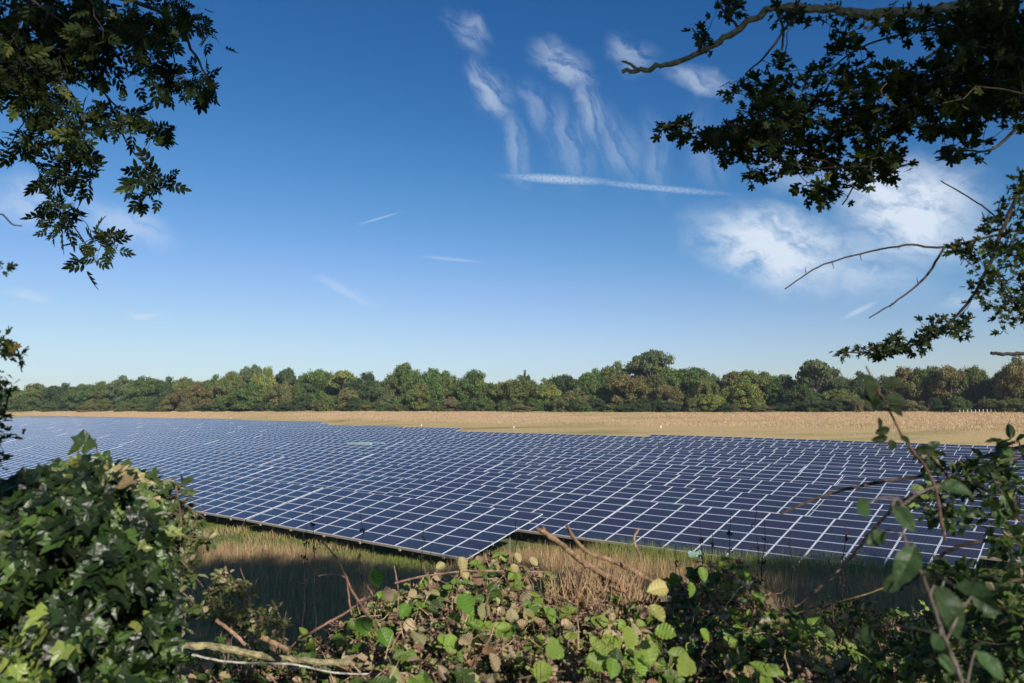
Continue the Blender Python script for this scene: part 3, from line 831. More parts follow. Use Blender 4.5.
class Plant:
    def __init__(s, bark=(.07, .052, .04)): s.tw = Geo(); s.nodes = []; s.lv = {}; s.bark = bark
    def branch(s, pts, r0, r1, sides=7, n=6, jit=.06, col=None, world=False, nodes=True):
        P = np.array([p if world else pix(*p) for p in pts], float)
        P = smooth_path(P, n) if len(P) > 2 else bezier(P[0], P[1], 0, 6)
        P[1:-1] += rng.normal(0, r0 * .18, P[1:-1].shape)
        s.tw.tube(P, np.linspace(r0, r1, len(P)), sides, s.bark if col is None else col, jit)
        if nodes: s.nodes += list(P)
        return P
    def leaf(s, tmpl, loc, nrm, dr, size, col):
        s.lv.setdefault(id(tmpl), [tmpl, [], [], [], [], []])
        e = s.lv[id(tmpl)]
        e[1].append(np.atleast_2d(loc)); e[2].append(np.atleast_2d(nrm)); e[3].append(np.atleast_2d(dr)); e[4].append(np.atleast_1d(size)); e[5].append(np.atleast_2d(col))
    def grow(s, blobs, tmpl, size, palette, per=5, spread=.05, droop=.4, tw=.0016, depth=.45, up=.6, grav=0.0):
        T = []
        for b in blobs:
            px, py, rx, ry, cnt, D = b
            k = int(cnt)
            a_ = rng.uniform(0, 6.283, k); q = np.sqrt(rng.uniform(0, 1, k)) * (1 + np.abs(rng.normal(0, .16, k)))
            Ds = rng.normal(D, depth * .5, k)
            for i in range(k): T.append(pix(px + rx * q[i] * math.cos(a_[i]), py + ry * q[i] * math.sin(a_[i]), max(.4, Ds[i])))
        T = np.array(T); nodes = np.array(s.nodes)
        d0 = np.array([np.min(((nodes - t) ** 2).sum(1)) for t in T]); order = np.argsort(d0)
        cap = np.zeros((len(nodes) + len(T) * 5, 3)); cap[:len(nodes)] = nodes; m = len(nodes)
        for i in order:
            t = T[i]; j = np.argmin(((cap[:m] - t) ** 2).sum(1)); p = cap[j].copy(); L_ = np.linalg.norm(t - p)
            if L_ < .004: continue
            P = bezier(p, t, rng.uniform(-.08, .12) * L_, 5, L_ * .04)
            s.tw.tube(P, np.linspace(tw * (1 + L_ * 3), tw * .6, 5), 4, s.bark)
            cap[m:m + 4] = P[1:]; m += 4
            n = max(1, rng.poisson(per)); f_ = rng.uniform(max(0, 1 - .12 / L_) if L_ > .12 else 0, 1, n); f_[0] = 1
            base = p + (t - p) * f_[:, None]
            dr = unit(t - p)[None] + rng.normal(0, .8, (n, 3)); dr[:, 2] -= droop
            off = unit(dr) * spread * rng.uniform(.1, .8, (n, 1))
            nr = rng.normal(0, .55, (n, 3)) + np.array([0, 0, up])
            s.leaf(tmpl, base + off, nr, dr, size * rng.uniform(.6, 1.2, n), pick(palette, n))
    def build(s, parent, mat, leafname='foliage', twname='branches'):
        if s.tw.V: link(twname, s.tw.mesh(twname, [M_TWIG]), parent)
        g_ = Geo()
        for e in s.lv.values():
            V, Fs_, C = scatter(e[0], np.vstack(e[1]), np.vstack(e[2]), np.vstack(e[3]), np.concatenate(e[4]), np.vstack(e[5]))
            g_.add(V, Fs_, C)
        if g_.V: link(leafname, g_.mesh(leafname, [mat]), parent)


def relroot(t):
    """children are modelled in world space; keep them there"""
    for ch in t.children: ch.matrix_parent_inverse = t.matrix_world.inverted() if False else Matrix.Translation(-Vector(t.location))


def crown_block(pl, c, r, cnt, size, pal, tmpl):
    """leaf clumps through an ellipsoid, for the parts of a tree above and behind the camera"""
    nc = max(6, cnt // 45)
    d = unit(rng.normal(0, 1, (nc, 3))) * (rng.uniform(.15, 1, (nc, 1)) ** .45)
    cc = np.array(c) + d * np.array(r)
    k = rng.integers(0, nc, cnt)
    P = cc[k] + rng.normal(0, .30, (cnt, 3)) * np.array([min(1.6, r[0] * .45)] * 3)
    pl.leaf(tmpl, P, rng.normal(0, .6, (cnt, 3)) + np.array([0, 0, .5]), rng.normal(0, 1, (cnt, 3)), size * rng.uniform(.6, 1.3, cnt), pick(pal, cnt))
    return cc


PAL_MAPLE = [(6, (.020, .032, .009)), (3, (.034, .050, .013)), (1, (.085, .10, .025))]
PAL_ASH = [(6, (.017, .029, .009)), (3, (.030, .048, .013)), (1, (.10, .12, .03))]  # maple and ash greens darkened to include the shade of the crown above
PAL_HAW = [(6, (.030, .050, .016)), (2, (.06, .08, .022)), (.6, (.13, .11, .03))]

# ---- field maple: bough across the top right, trunk behind the camera to the right
t = thing('maple_tree', 'maple tree whose lichened bough and lobed leaves hang across the top right', 'tree', (6.6, -3.0, 6.1))
p = Plant((.085, .072, .05))
p.branch([(6.6, -3, 5.8), (6.5, -3, 8.5), (6.2, -2.6, 11.5), (5.8, -2.6, 15), (6.0, -3, 20)], .28, .06, 10, world=True, nodes=False)
far_b = pix(1160, -90, 2.9)
p.branch([(6.45, -2.9, 9.2), (5.2, -.6, 9.6), (3.9, 1.4, 9.75), tuple(far_b)], .09, .034, 8, world=True, nodes=False)
BO = p.branch([(1160, -90, 2.9), (1090, -45, 3.1), (1030, -14, 3.25), (985, 2, 3.35), (940, 10, 3.4), (880, 13, 3.45), (830, 9, 3.5), (778, 7, 3.55), (740, 28, 3.6), (700, 52, 3.7), (655, 68, 3.8), (622, 72, 3.85)], .030, .011, 8, 8, .10, (.26, .24, .15))
p.branch([(640, 71, 3.82), (630, 64, 3.83), (622, 61, 3.8)], .010, .005, 6, 4, .1, (.26, .24, .15))
p.branch([(775, 8, 3.55), (783, 28, 3.5), (782, 50, 3.45)], .009, .004, 6)
for q in [[(1000, -5, 3.3), (950, 40, 3.2), (900, 75, 3.2), (840, 100, 3.3), (770, 118, 3.4), (700, 133, 3.5), (657, 124, 3.6)], [(950, 40, 3.2), (905, 105, 3.1), (870, 160, 3.2), (842, 205, 3.3)],
          [(1000, -5, 3.3), (975, 70, 3.4), (962, 125, 3.5)], [(900, 75, 3.2), (830, 140, 3.4), (775, 180, 3.5)], [(1060, -30, 3.1), (1030, 60, 3.0), (1015, 130, 3.1)], [(1010, -8, 3.3), (930, 26, 3.6), (860, 48, 3.7), (815, 82, 3.8)],
          [(740, 28, 3.6), (725, 12, 3.6), (712, -8, 3.6)], [(700, 52, 3.7), (698, 38, 3.7), (692, 28, 3.7)], [(1015, 130, 3.1), (990, 150, 3.1), (955, 150, 3.2)], [(800, 8, 3.5), (770, 50, 3.4), (745, 75, 3.4)]]:
    p.branch(q, .008, .003, 5, 6, .05)
p.grow([(985, 55, 42, 50, 190, 3.2), (940, 95, 36, 34, 90, 3.2), (880, 98, 36, 30, 84, 3.3), (855, 150, 36, 28, 70, 3.3), (800, 142, 36, 26, 62, 3.4), (826, 190, 24, 10, 18, 3.3), (770, 118, 36, 24, 60, 3.4),
        (760, 86, 26, 8, 18, 3.4), (735, 142, 28, 12, 30, 3.45), (700, 134, 28, 6, 20, 3.5), (672, 125, 14, 3, 8, 3.6), (822, 88, 28, 18, 36, 3.5), (845, 42, 14, 14, 16, 3.6), (935, 24, 70, 12, 60, 3.4), (815, 14, 40, 7, 18, 3.6),
        (1014, 40, 20, 50, 60, 3.1), (1016, 112, 10, 26, 18, 3.1), (700, 36, 10, 7, 5, 3.7), (722, 6, 16, 7, 8, 3.6), (785, 60, 10, 12, 5, 3.5), (962, 122, 22, 14, 24, 3.4), (968, 150, 20, 5, 10, 3.1), (885, 168, 22, 12, 22, 3.3), (758, 176, 10, 8, 8, 3.5), (990, 90, 26, 26, 40, 3.2)],
       T_MAPLE, .050, PAL_MAPLE, per=4.2, spread=.055, depth=.5)
for c, r, k in [((6, -4, 19.8), (5, 3.0, 6.3), 10000), ((1.0, -4, 20.2), (5, 3, 5.0), 7500), ((11.5, -4, 19.8), (5, 3.0, 5.6), 9000)]:
    cc = crown_block(p, c, r, k, .42, PAL_MAPLE, T_OVAL)
    for q in cc[::9]: p.tw.tube(bezier((6, -2.8, 13), q, .4, 6), np.linspace(.06, .015, 6), 5, p.bark)
# low leaf clumps added out of view to shade the ivy and dapple the hedge
for c, r, k in [((1.45, -3.0, 10.4), (.9, 1.0, 1.3), 150), ((4.9, -3.0, 10.5), (1.0, 1.0, 1.0), 300), ((3.0, -2.2, 9.6), (.45, .6, .5), 50)]:
    cc = crown_block(p, c, r, k, .17, PAL_MAPLE, T_OVAL)
    for q in cc[::4]: p.tw.tube(bezier((6.2, -2.7, 12), q, .3, 6), np.linspace(.03, .008, 6), 5, p.bark)
p.build(t, M_DARKLEAF); relroot(t)

# ---- more hedgerow trees in line behind, whose shade lies on the tall grass
for (x, y, lab) in [(18, -4, 'oak tree standing in the hedgerow behind the viewpoint, nearer of the two'), (33, -5, 'oak tree standing in the hedgerow behind the viewpoint, farther of the two')]:
    t = thing('oak_tree', lab, 'tree', (x, y, 5.9)); p = Plant()
    p.branch([(x, y, 5.5), (x + .2, y, 9), (x - .2, y, 13), (x, y, 19)], .38, .08, 10, world=True)
    cc = crown_block(p, (x, y, 16.5), (8.5, 4, 8.5), 16000, .48, PAL_MAPLE, T_OVAL)
    for q in cc[::6]: p.tw.tube(bezier((x, y, 11), q, .5, 6), np.linspace(.12, .02, 6), 5, p.bark)
    p.build(t, M_DARKLEAF); relroot(t)

# ---- hawthorn at the right edge
t = thing('hawthorn_tree', 'hawthorn with fine dark twigs and two long bare shoots at right edge', 'tree', (4.6, 2.6, 6.1))
p = Plant((.05, .042, .036))
p.branch([(4.6, 2.6, 5.9), (4.3, 2.7, 7.2), (3.6, 2.9, 8.8), tuple(pix(1075, 70, 3.1))], .07, .02, 8, world=True, nodes=False)
p.branch([(4.3, 2.7, 7.2), (3.2, 3.0, 7.9), tuple(pix(1060, 353, 3.2))], .03, .012, 6, world=True, nodes=False)
p.branch([(1060, 353, 3.2), (1030, 353, 3.2), (1006, 354, 3.2), (991, 353, 3.2)], .009, .007, 7)
p.branch([(1075, 70, 3.1), (1040, 150, 3.0), (1008, 215, 3.0), (990, 262, 3.0), (966, 305, 3.05), (930, 337, 3.1), (885, 353, 3.2), (842, 352, 3.25)], .010, .003, 6)
p.branch([(1060, 222, 3.0), (1000, 234, 3.0), (945, 247, 3.0), (905, 245, 3.0), (860, 254, 3.0), (818, 267, 3.0), (785, 289, 3.0)], .006, .0026, 6, nodes=False)
p.branch([(945, 247, 3.0), (925, 277, 2.95), (898, 300, 2.95), (869, 318, 2.95)], .005, .0025, 6, nodes=False)
p.branch([(1012, 236, 3.0), (990, 212, 3.0), (965, 195, 3.0), (941, 181, 3.0)], .004, .0024, 5, nodes=False)
p.branch([(990, 265, 3.0), (1008, 290, 2.9), (1030, 320, 2.9)], .004, .002, 5)
for (px, py) in [(860, 254), (900, 245), (832, 262), (918, 284), (892, 303), (806, 273)]:
    a_ = pix(px, py, 3.0); p.tw.tube(bezier(a_, a_ + np.array([rng.uniform(-.01, .01), 0, rng.choice([-1, 1]) * rng.uniform(.018, .032)]), 0, 3), [.002, .0015, .0006], 4, p.bark)
p.grow([(1004, 232, 20, 34, 44, 3.0), (966, 250, 11, 11, 16, 3.0), (984, 282, 14, 18, 18, 3.0), (948, 326, 24, 13, 26, 3.05), (908, 344, 24, 8, 26, 3.1), (866, 352, 22, 4, 18, 3.2), (1014, 308, 16, 24, 24, 2.9), (1018, 190, 10, 18, 14, 3.0), (1020, 260, 8, 26, 12, 3.0)],
       T_HAW, .037, PAL_HAW, per=5.5, spread=.026, depth=.25, tw=.0012)
p.build(t, M_DARKLEAF); relroot(t)

# ---- ash at the top left
t = thing('ash_tree', 'ash tree with drooping feathered leaves hanging over the top left', 'tree', (-6.5, 1.0, 6.1))
p = Plant((.06, .05, .04))
p.branch([(-6.5, 1, 5.8), (-6.4, 1, 8.5), (-6.0, 1.2, 11.5), (-5.8, 1.2, 15)], .20, .07, 9, world=True, nodes=False)
p.branch([(-6.2, 1.1, 9.7), (-5.4, 2.5, 10.9), (-4.6, 3.8, 11.0), tuple(pix(-60, -70, 4.4))], .07, .03, 8, world=True, nodes=False)
for q, r0 in [([(-60, -70, 4.4), (30, -25, 4.5), (110, -5, 4.6), (165, 15, 4.6), (192, 48, 4.6), (212, 88, 4.6)], .02), ([(30, -25, 4.5), (28, 40, 4.3), (45, 95, 4.3), (58, 150, 4.3), (63, 205, 4.3), (96, 262, 4.3)], .011),
              ([(110, -5, 4.6), (90, 50, 4.5), (108, 98, 4.4), (148, 122, 4.4), (172, 130, 4.4)], .008), ([(108, 98, 4.4), (128, 145, 4.4), (150, 170, 4.4), (160, 196, 4.4)], .006), ([(28, 40, 4.3), (78, 105, 4.2), (85, 165, 4.2)], .006),
              ([(165, 15, 4.6), (205, 30, 4.6), (214, 38, 4.6)], .004), ([(45, 95, 4.3), (22, 125, 4.3), (12, 142, 4.3)], .004), ([(-60, -70, 4.4), (-20, 40, 4.2), (-8, 80, 4.2)], .01), ([(-60, -70, 4.4), (60, 20, 4.1), (120, 60, 4.2)], .01)]:
    p.branch(q, r0, max(.003, r0 * .3), 6, 6, .05)
p.grow([(35, 20, 75, 50, 190, 4.4), (20, 65, 60, 34, 110, 4.3), (100, 35, 55, 34, 92, 4.5), (165, 18, 30, 22, 32, 4.6), (150, 52, 26, 16, 18, 4.5), (196, 18, 12, 12, 7, 4.6), (196, 80, 16, 14, 14, 4.6), (212, 84, 6, 8, 3, 4.6), (172, 82, 14, 12, 9, 4.5),
        (62, 120, 30, 24, 32, 4.3), (62, 160, 26, 22, 26, 4.3), (84, 160, 12, 24, 10, 4.2), (62, 200, 16, 18, 15, 4.3), (60, 228, 12, 10, 7, 4.3), (92, 248, 22, 14, 15, 4.3), (122, 118, 28, 14, 20, 4.4), (160, 130, 18, 8, 9, 4.4), (150, 186, 18, 14, 14, 4.4), (20, 145, 14, 8, 6, 4.3), (215, 35, 10, 10, 3, 4.6)],
       T_ASH, .106, PAL_ASH, per=2.6, spread=.035, droop=.5, depth=.5, up=.1)
for c, r, k in [((-5.6, 1, 14.5), (3.0, 2.6, 3.4), 1500), ((-3.2, -3.5, 17), (2.6, 2.6, 4), 900)]:
    cc = crown_block(p, c, r, k, .30, PAL_ASH, T_OVAL)
    for q in cc[::6]: p.tw.tube(bezier((-5.9, 1.2, 12.5), q, .3, 6), np.linspace(.05, .012, 6), 5, p.bark)
p.build(t, M_DARKLEAF); relroot(t)

# ---- twig of oak at the left edge
t = thing('oak_sapling', 'dark oak sapling twigs at the left edge beside the ivy', 'sapling', (-2.3, 1.9, 6.1))
p = Plant((.04, .035, .03))
p.branch([(-2.3, 1.9, 5.9), (-2.0, 2.0, 7.0), (-1.72, 2.0, 7.7), tuple(pix(-30, 400, 2.1))], .02, .009, 7, world=True, nodes=False)
for q in [[(-30, 400, 2.1), (-8, 350, 2.1), (8, 340, 2.1), (18, 352, 2.1), (22, 372, 2.1)], [(-30, 400, 2.1), (0, 415, 2.1), (8, 398, 2.1), (12, 385, 2.1)], [(-30, 400, 2.1), (-15, 440, 2.1), (15, 434, 2.1)], [(-8, 350, 2.1), (-20, 300, 2.1), (-10, 265, 2.1)],
          [(-20, 300, 2.1), (-15, 230, 2.1), (0, 214, 2.1), (12, 224, 2.1), (22, 226, 2.1)]]:
    p.branch(q, .004, .0016, 5, 5, .05)
p.grow([(0, 345, 10, 9, 10, 2.1), (16, 354, 8, 12, 8, 2.1), (2, 392, 8, 14, 9, 2.1), (-2, 412, 8, 12, 8, 2.1), (12, 436, 18, 4, 7, 2.1), (-4, 440, 12, 18, 12, 2.1), (-8, 265, 12, 6, 5, 2.1), (-2, 470, 8, 12, 6, 2.1)], T_HAW, .030, PAL_HAW, per=3, spread=.016, depth=.12, tw=.0012)
p.build(t, M_DARKLEAF); relroot(t)

# ---- ivy bush, lower left
def skyl(px, pts):
    pts = np.array(pts, float); return np.interp(px, pts[:, 0], pts[:, 1])


t = thing('ivy_bush', 'large dark ivy-covered stump heaped with glossy leaves at lower left', 'ivy', (-1.35, 2.0, 6.1))
p = Plant((.10, .07, .05))
IVSK = [(-80, 526), (-20, 486), (0, 480), (20, 472), (35, 463), (60, 456), (90, 452), (112, 455), (135, 464), (150, 478), (163, 502), (176, 532), (186, 565), (192, 600), (196, 650), (200, 700)]
core = Geo()
# dark rotten stump and stems below the leaves
core.tube([(-1.32, 2.2, 5.9), (-1.33, 2.2, 6.6), (-1.30, 2.2, 7.15), (-1.29, 2.2, 7.35)], [.30, .27, .24, .12], 12, (.05, .04, .03), .06)
p.tw.V += core.V; p.tw.C += core.C
for k in core.F: p.tw.F.setdefault(k, []); p.tw.F[k] += [f_ + p.tw.n for f_ in core.F[k]]
p.tw.n += core.n
nI = 9500
pxs = rng.uniform(-90, 170, nI); top = skyl(pxs, IVSK) + 5
fy = rng.uniform(0, 1, nI) ** .85
pys = top + fy * (760 - top) + rng.normal(0, 3, nI)
edge_ = np.clip((196 - pxs) / 90, 0, 1)
edgel = np.clip((pys - top) / 90, 0, 1)
bul = .10 * np.sin(pxs * .055 + 1) * np.cos(pys * .05) + .05 * np.sin(pxs * .12) * np.sin(pys * .11 + 2)
Ds = 2.45 - .50 * np.sqrt(edge_) - .35 * np.sqrt(edgel) + bul + np.abs(rng.normal(0, .09, nI))
Pv = np.array([pix(a_, b_, d_) for a_, b_, d_ in zip(pxs, pys, Ds)])
back = rng.integers(0, nI, 2600)
Pb = Pv[back].copy(); Pb[:, 1] = 4.75 - Pb[:, 1] + rng.normal(0, .1, 2600); Pb[:, 0] = -1.55 + (Pb[:, 0] + 1.2) * .8; Pb[:, 2] -= .12
nr = np.stack([rng.normal(.15, .5, nI), rng.normal(-.75, .45, nI), rng.normal(.55, .45, nI)], 1)
dr = np.stack([rng.normal(.1, .5, nI), rng.normal(-.2, .4, nI), rng.normal(-.9, .4, nI)], 1)
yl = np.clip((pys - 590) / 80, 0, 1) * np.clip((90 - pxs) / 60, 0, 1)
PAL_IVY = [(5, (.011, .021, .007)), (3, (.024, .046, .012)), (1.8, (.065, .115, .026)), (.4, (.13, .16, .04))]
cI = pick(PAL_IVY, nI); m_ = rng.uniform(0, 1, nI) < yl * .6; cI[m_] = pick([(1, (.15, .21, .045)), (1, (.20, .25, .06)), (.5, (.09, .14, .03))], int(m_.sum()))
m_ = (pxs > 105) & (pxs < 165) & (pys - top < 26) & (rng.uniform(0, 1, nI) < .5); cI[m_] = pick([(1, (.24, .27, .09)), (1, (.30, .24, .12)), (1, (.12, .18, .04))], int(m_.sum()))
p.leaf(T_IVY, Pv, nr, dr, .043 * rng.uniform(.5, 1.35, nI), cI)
ok_ = (CX + F * Pb[:, 0] / Pb[:, 1]) < 158
Pb = Pb[ok_]; nb_ = len(Pb)
p.leaf(T_IVY, Pb, rng.normal(0, .6, (nb_, 3)) + np.array([0, .6, .5]), rng.normal(0, .5, (nb_, 3)) + np.array([0, 0, -.8]), .065 * rng.uniform(.6, 1.2, nb_), pick(PAL_IVY, nb_))
for (px, py, sz, ang) in [(93, 437, .075, -.8), (100, 452, .06, .3), (150, 470, .04, .6), (163, 486, .035, .5), (172, 500, .04, .2)]:
    p.leaf(T_IVY, pix(px, py, 2.15), np.array([.2, -.8, .4]), np.array([math.sin(ang), 0, -math.cos(ang)]), sz, np.array([.04, .07, .02]))
p.branch([(93, 470, 2.2), (97, 455, 2.15), (95, 438, 2.15)], .003, .0015, 5, nodes=False)
for k in range(12):
    a_ = rng.uniform(100, 176); b_ = rng.uniform(500, 640)
    p.branch([(a_, b_ - 30, 2.25), (a_ + rng.uniform(-8, 8), b_ + 20, 2.15), (a_ + rng.uniform(-14, 14), b_ + 80, 2.1)], .0028, .002, 5, col=(.14, .09, .06), nodes=False)
for k in range(11):
    a_ = rng.uniform(140, 172); b_ = rng.uniform(495, 600)
    p.branch([(a_, b_, 2.3), (a_ + rng.uniform(10, 25), b_ + rng.uniform(-10, 12), 2.3), (a_ + rng.uniform(25, 60), b_ + rng.uniform(5, 35), 2.35)], .0024, .0012, 5, col=(.18, .12, .08))
p.grow([(178, 515, 16, 14, 22, 2.35), (196, 536, 22, 9, 13, 2.4), (184, 572, 14, 24, 20, 2.35), (172, 492, 12, 10, 12, 2.3), (190, 612, 14, 22, 14, 2.4)], T_OVAL, .030, [(2, (.09, .12, .04)), (2, (.05, .08, .02)), (1, (.28, .26, .15))], per=4, spread=.02, depth=.1, tw=.0012)
p.build(t, M_IVY, 'foliage', 'stems'); relroot(t)

# ---- bramble hedge: several bushes side by side
SKY = [(150, 668), (190, 655), (230, 648), (280, 648), (330, 640), (350, 618), (390, 596), (430, 582), (470, 572), (500, 566), (540, 580), (600, 582), (640, 596), (670, 580), (700, 566), (740, 574), (770, 600), (800, 618), (860, 628), (900, 618), (950, 600), (1024, 575), (1120, 560)]
BGREEN = [(3, (.18, .26, .04)), (2, (.10, .17, .03)), (1.6, (.22, .30, .06)), (1, (.06, .10, .025))]
BDRY = [(3, (.38, .29, .18)), (2, (.29, .27, .13)), (1.5, (.24, .15, .09)), (1.5, (.48, .38, .25))]
BSMALL = [(3.4, (.26, .30, .09)), (3.4, (.10, .15, .03)), (3.2, (.30, .20, .12)), (1.6, (.05, .07, .022)), (2.4, (.36, .28, .17)), (1.8, (.13, .18, .04))]
BBROWN = [(3, (.23, .13, .09)), (2, (.11, .065, .05)), (2, (.26, .17, .12))]


def hedge_pts(n, x0, x1, thick, D0=1.75, D1=4.0, raise_=0.0):
    Ds = rng.uniform(D0 ** 1.6, D1 ** 1.6, n) ** (1 / 1.6); pxs = rng.uniform(x0, x1, n)
    rd = 3.5
    X = (pxs - CX) / F * Ds
    pxr = CX + X / rd * F
    ztop = CZ - (skyl(pxr, SKY) - YH) * rd / F
    bump = .05 * np.sin(X * 9 + Ds * 4) * np.cos(Ds * 7 - X * 3) + .03 * np.sin(X * 23) * np.cos(Ds * 19)
    z = ztop + bump - np.clip(Ds - 3.6, 0, 9) * .5 - np.abs(rng.normal(0, 1, n)) * thick + raise_
    return np.stack([X, Ds, z], 1)


def lit_normals(n, j=.5, a=.55):
    return rng.normal(0, j, (n, 3)) + np.array([0, 0, .55]) + SUNV * a


def berry(g_, c, n=14, s=.012, pal=BBROWN):
    g_.tube([c + np.array([0, 0, -.03]), c, c + np.array([0, 0, .012])], .0015, 4, (.2, .13, .1))
    for q in range(n):
        d = np.clip(rng.normal(0, 1, 3), -1.3, 1.3) * s * 1.35; r = s * rng.uniform(.35, .8)
        v = np.array([[1, 0, 0], [-1, 0, 0], [0, 1, 0], [0, -1, 0], [0, 0, 1], [0, 0, -1]], float) * r * rng.uniform(.6, 1.2, (6, 3))
        g_.add(v + c + d, [[[0, 2, 4], [2, 1, 4], [1, 3, 4], [3, 0, 4], [2, 0, 5], [1, 2, 5], [3, 1, 5], [0, 3, 5]]], pick(pal, 1)[0])


BUSH = [(150, 345, 'low bramble bush of small faded leaves beneath the mossy fallen branch', .35, .55, .7), (335, 475, 'bramble bush with three upright canes and drying brown flower heads, left of centre', 1.0, 1.1, 1.3),
        (465, 610, 'bramble bush of mixed pale dead leaves and green leaves in the middle foreground', 1.0, 1.3, 1.3), (600, 740, 'bramble bush with the largest bright green leaves, right of centre', 1.7, .8, .7),
        (730, 880, 'shaded bramble bush with fine small leaves below the arching cane', .7, .5, .5), (870, 1420, 'dark bramble bush in the bottom right corner behind blurred leaves', .7, .3, .3)]
for bi, (x0, x1, lab, kg, kd, kb) in enumerate(BUSH):
    Xc = ((x0 + x1) / 2 - CX) / F * 2.9
    t = thing('bramble_bush', lab, 'bramble', (Xc, 2.9, 6.1), 0, 'bramble bushes along the foreground')
    p = Plant((.17, .10, .075)); W = (x1 - x0) / 140
    n = int(3400 * W); P = hedge_pts(n, x0, x1, .12)
    p.leaf(T_OVAL, P, lit_normals(n, .6), rng.normal(0, 1, (n, 3)), .024 * rng.uniform(.4, 1.6, n), pick(BSMALL, n, .35))
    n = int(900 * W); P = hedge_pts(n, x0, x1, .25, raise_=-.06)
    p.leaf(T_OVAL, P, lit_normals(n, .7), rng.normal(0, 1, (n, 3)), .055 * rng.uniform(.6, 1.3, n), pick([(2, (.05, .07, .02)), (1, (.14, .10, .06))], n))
    # compound bramble leaves: three leaflets on a stalk
    n = int(84 * W * kg); P = hedge_pts(n, x0, x1, .035, raise_=.03)
    for q in P:
        nn = lit_normals(1, .35)[0]; dr = rng.normal(0, 1, 3); dr[2] = -abs(dr[2]) * .3; sz = rng.uniform(.038, .064); c = pick(BGREEN, 1)
        nn = unit(nn); dr = unit(dr - nn * (dr @ nn)); sd = np.cross(dr, nn)
        p.leaf(T_BRAM, q, nn, dr, sz, c)
        for sg in (-1, 1): p.leaf(T_BRAM, q, nn + sd * sg * .2, dr * .35 + sd * sg, sz * .82, c * rng.uniform(.9, 1.1))
        p.tw.tube(bezier(q, q + np.array([0, 0, -.09]) + rng.normal(0, .03, 3), 0, 4), .0015, 4, (.20, .16, .07))
    n = int(330 * W * kd); P = hedge_pts(n, x0, x1, .05, raise_=.012)
    p.leaf(T_BRAM, P, lit_normals(n, .6), rng.normal(0, 1, (n, 3)), .045 * rng.uniform(.5, 1.35, n), pick(BDRY, n))
    # canes
    n = int(46 * W)
    for a_, b_ in zip(hedge_pts(n, x0, x1, .12), hedge_pts(n, x0, x1, .10)):
        d = unit(b_ - a_); e_ = a_ + d * rng.uniform(.15, .55)
        p.tw.tube(bezier(a_, e_, rng.uniform(.01, .07), 7, .006), np.linspace(.0045, .002, 7) * rng.uniform(.5, 1.1), 5, pick([(1, (.22, .12, .09)), (1, (.28, .22, .14)), (1, (.12, .08, .06))], 1)[0])
    for q in hedge_pts(min(95, int(85 * W * kb)), x0, x1, .03, raise_=.015):
        gb2 = Geo(); berry(gb2, q, int(rng.integers(10, 26)), rng.uniform(.008, .013)); link('dead_flower_head', gb2.mesh('dead_flower_head', [M_TWIG]), t)
    n = int(150 * W * max(.4, kb))
    for q in hedge_pts(n, x0, x1, .04, raise_=.0):
        d = unit(rng.normal(0, 1, 3) + np.array([0, 0, .7])); L_ = rng.uniform(.04, .13)
        p.tw.tube(bezier(q, q + d * L_, 0, 4, .004), [.0018, .0016, .0012, .0006], 4, pick([(2, (.48, .35, .23)), (1, (.34, .20, .14)), (1, (.16, .10, .07))], 1)[0])
    # skirt of dark old stems down to the bank
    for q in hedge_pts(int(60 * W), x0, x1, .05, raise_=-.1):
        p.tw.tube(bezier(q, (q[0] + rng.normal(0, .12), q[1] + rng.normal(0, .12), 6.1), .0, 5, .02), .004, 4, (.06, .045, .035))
    if bi == 1:
        for q in [[(378, 632, 2.6), (352, 590, 2.6), (338, 560, 2.6), (322, 541, 2.6)], [(352, 615, 2.6), (350, 605, 2.6), (346, 574, 2.6)], [(398, 616, 2.7), (398, 590, 2.7), (394, 566, 2.7)], [(298, 640, 2.6), (330, 622, 2.6), (362, 602, 2.6), (372, 597, 2.6)]]:
            p.branch(q, .0048 if q[0][0] in (378, 298) else .003, .002, 6, 6, .1, (.30, .17, .12), nodes=False)
        p.branch([(348, 578, 2.6), (335, 574, 2.6), (318, 576, 2.6)], .003, .002, 5, 5, .1, (.34, .24, .16), nodes=False)
        for (px, py, s_) in [(372, 577, .065), (358, 626, .062), (380, 636, .07), (408, 612, .05), (461, 602, .075), (366, 626, .04)]:
            p.leaf(T_BRAM, pix(px, py - 8, 2.55), SUNV + np.array([rng.normal(0, .2), 0, .1]), np.array([rng.normal(0, .5), 0, -1]), s_, np.array([.11, .22, .03]))
        p.leaf(T_OVAL, pix(386, 586, 2.55), SUNV, np.array([0, 0, -1]), .06, np.array([.38, .28, .19]))
    if bi == 2:
        for (px, py, s_) in [(460, 565, .06), (461, 576, .05), (515, 561, .04), (512, 572, .04), (445, 572, .04), (530, 566, .04)]:
            p.leaf(T_BRAM, pix(px, py - 8, 3.0), SUNV + np.array([rng.normal(0, .3), 0, .1]), np.array([rng.normal(0, .5), 0, -1]), s_, np.array([.42, .36, .17]))
        p.branch([(395, 583, 3.0), (430, 575, 3.0), (475, 571, 3.0), (545, 572, 3.1)], .004, .003, 5, 6, .1, (.26, .16, .12), nodes=False)
    if bi == 3:
        for (px, py, s_) in [(645, 650, .085), (668, 662, .09), (630, 640, .08), (690, 668, .085), (612, 668, .07), (655, 640, .07), (637, 668, .07), (560, 655, .09), (545, 672, .08), (700, 640, .05), (667, 597, .07), (650, 615, .07), (586, 668, .08)]:
            p.leaf(T_BRAM, pix(px, py - 10, 2.05 + rng.uniform(0, .1)), SUNV + np.array([rng.normal(0, .25), 0, .25]), np.array([rng.normal(0, .8), -.2, -.6]), s_ * .8, pick([(2, (.16, .26, .04)), (1, (.19, .26, .05))], 1)[0] * (1 if py > 630 else np.array([2.2, 1.4, 3])))
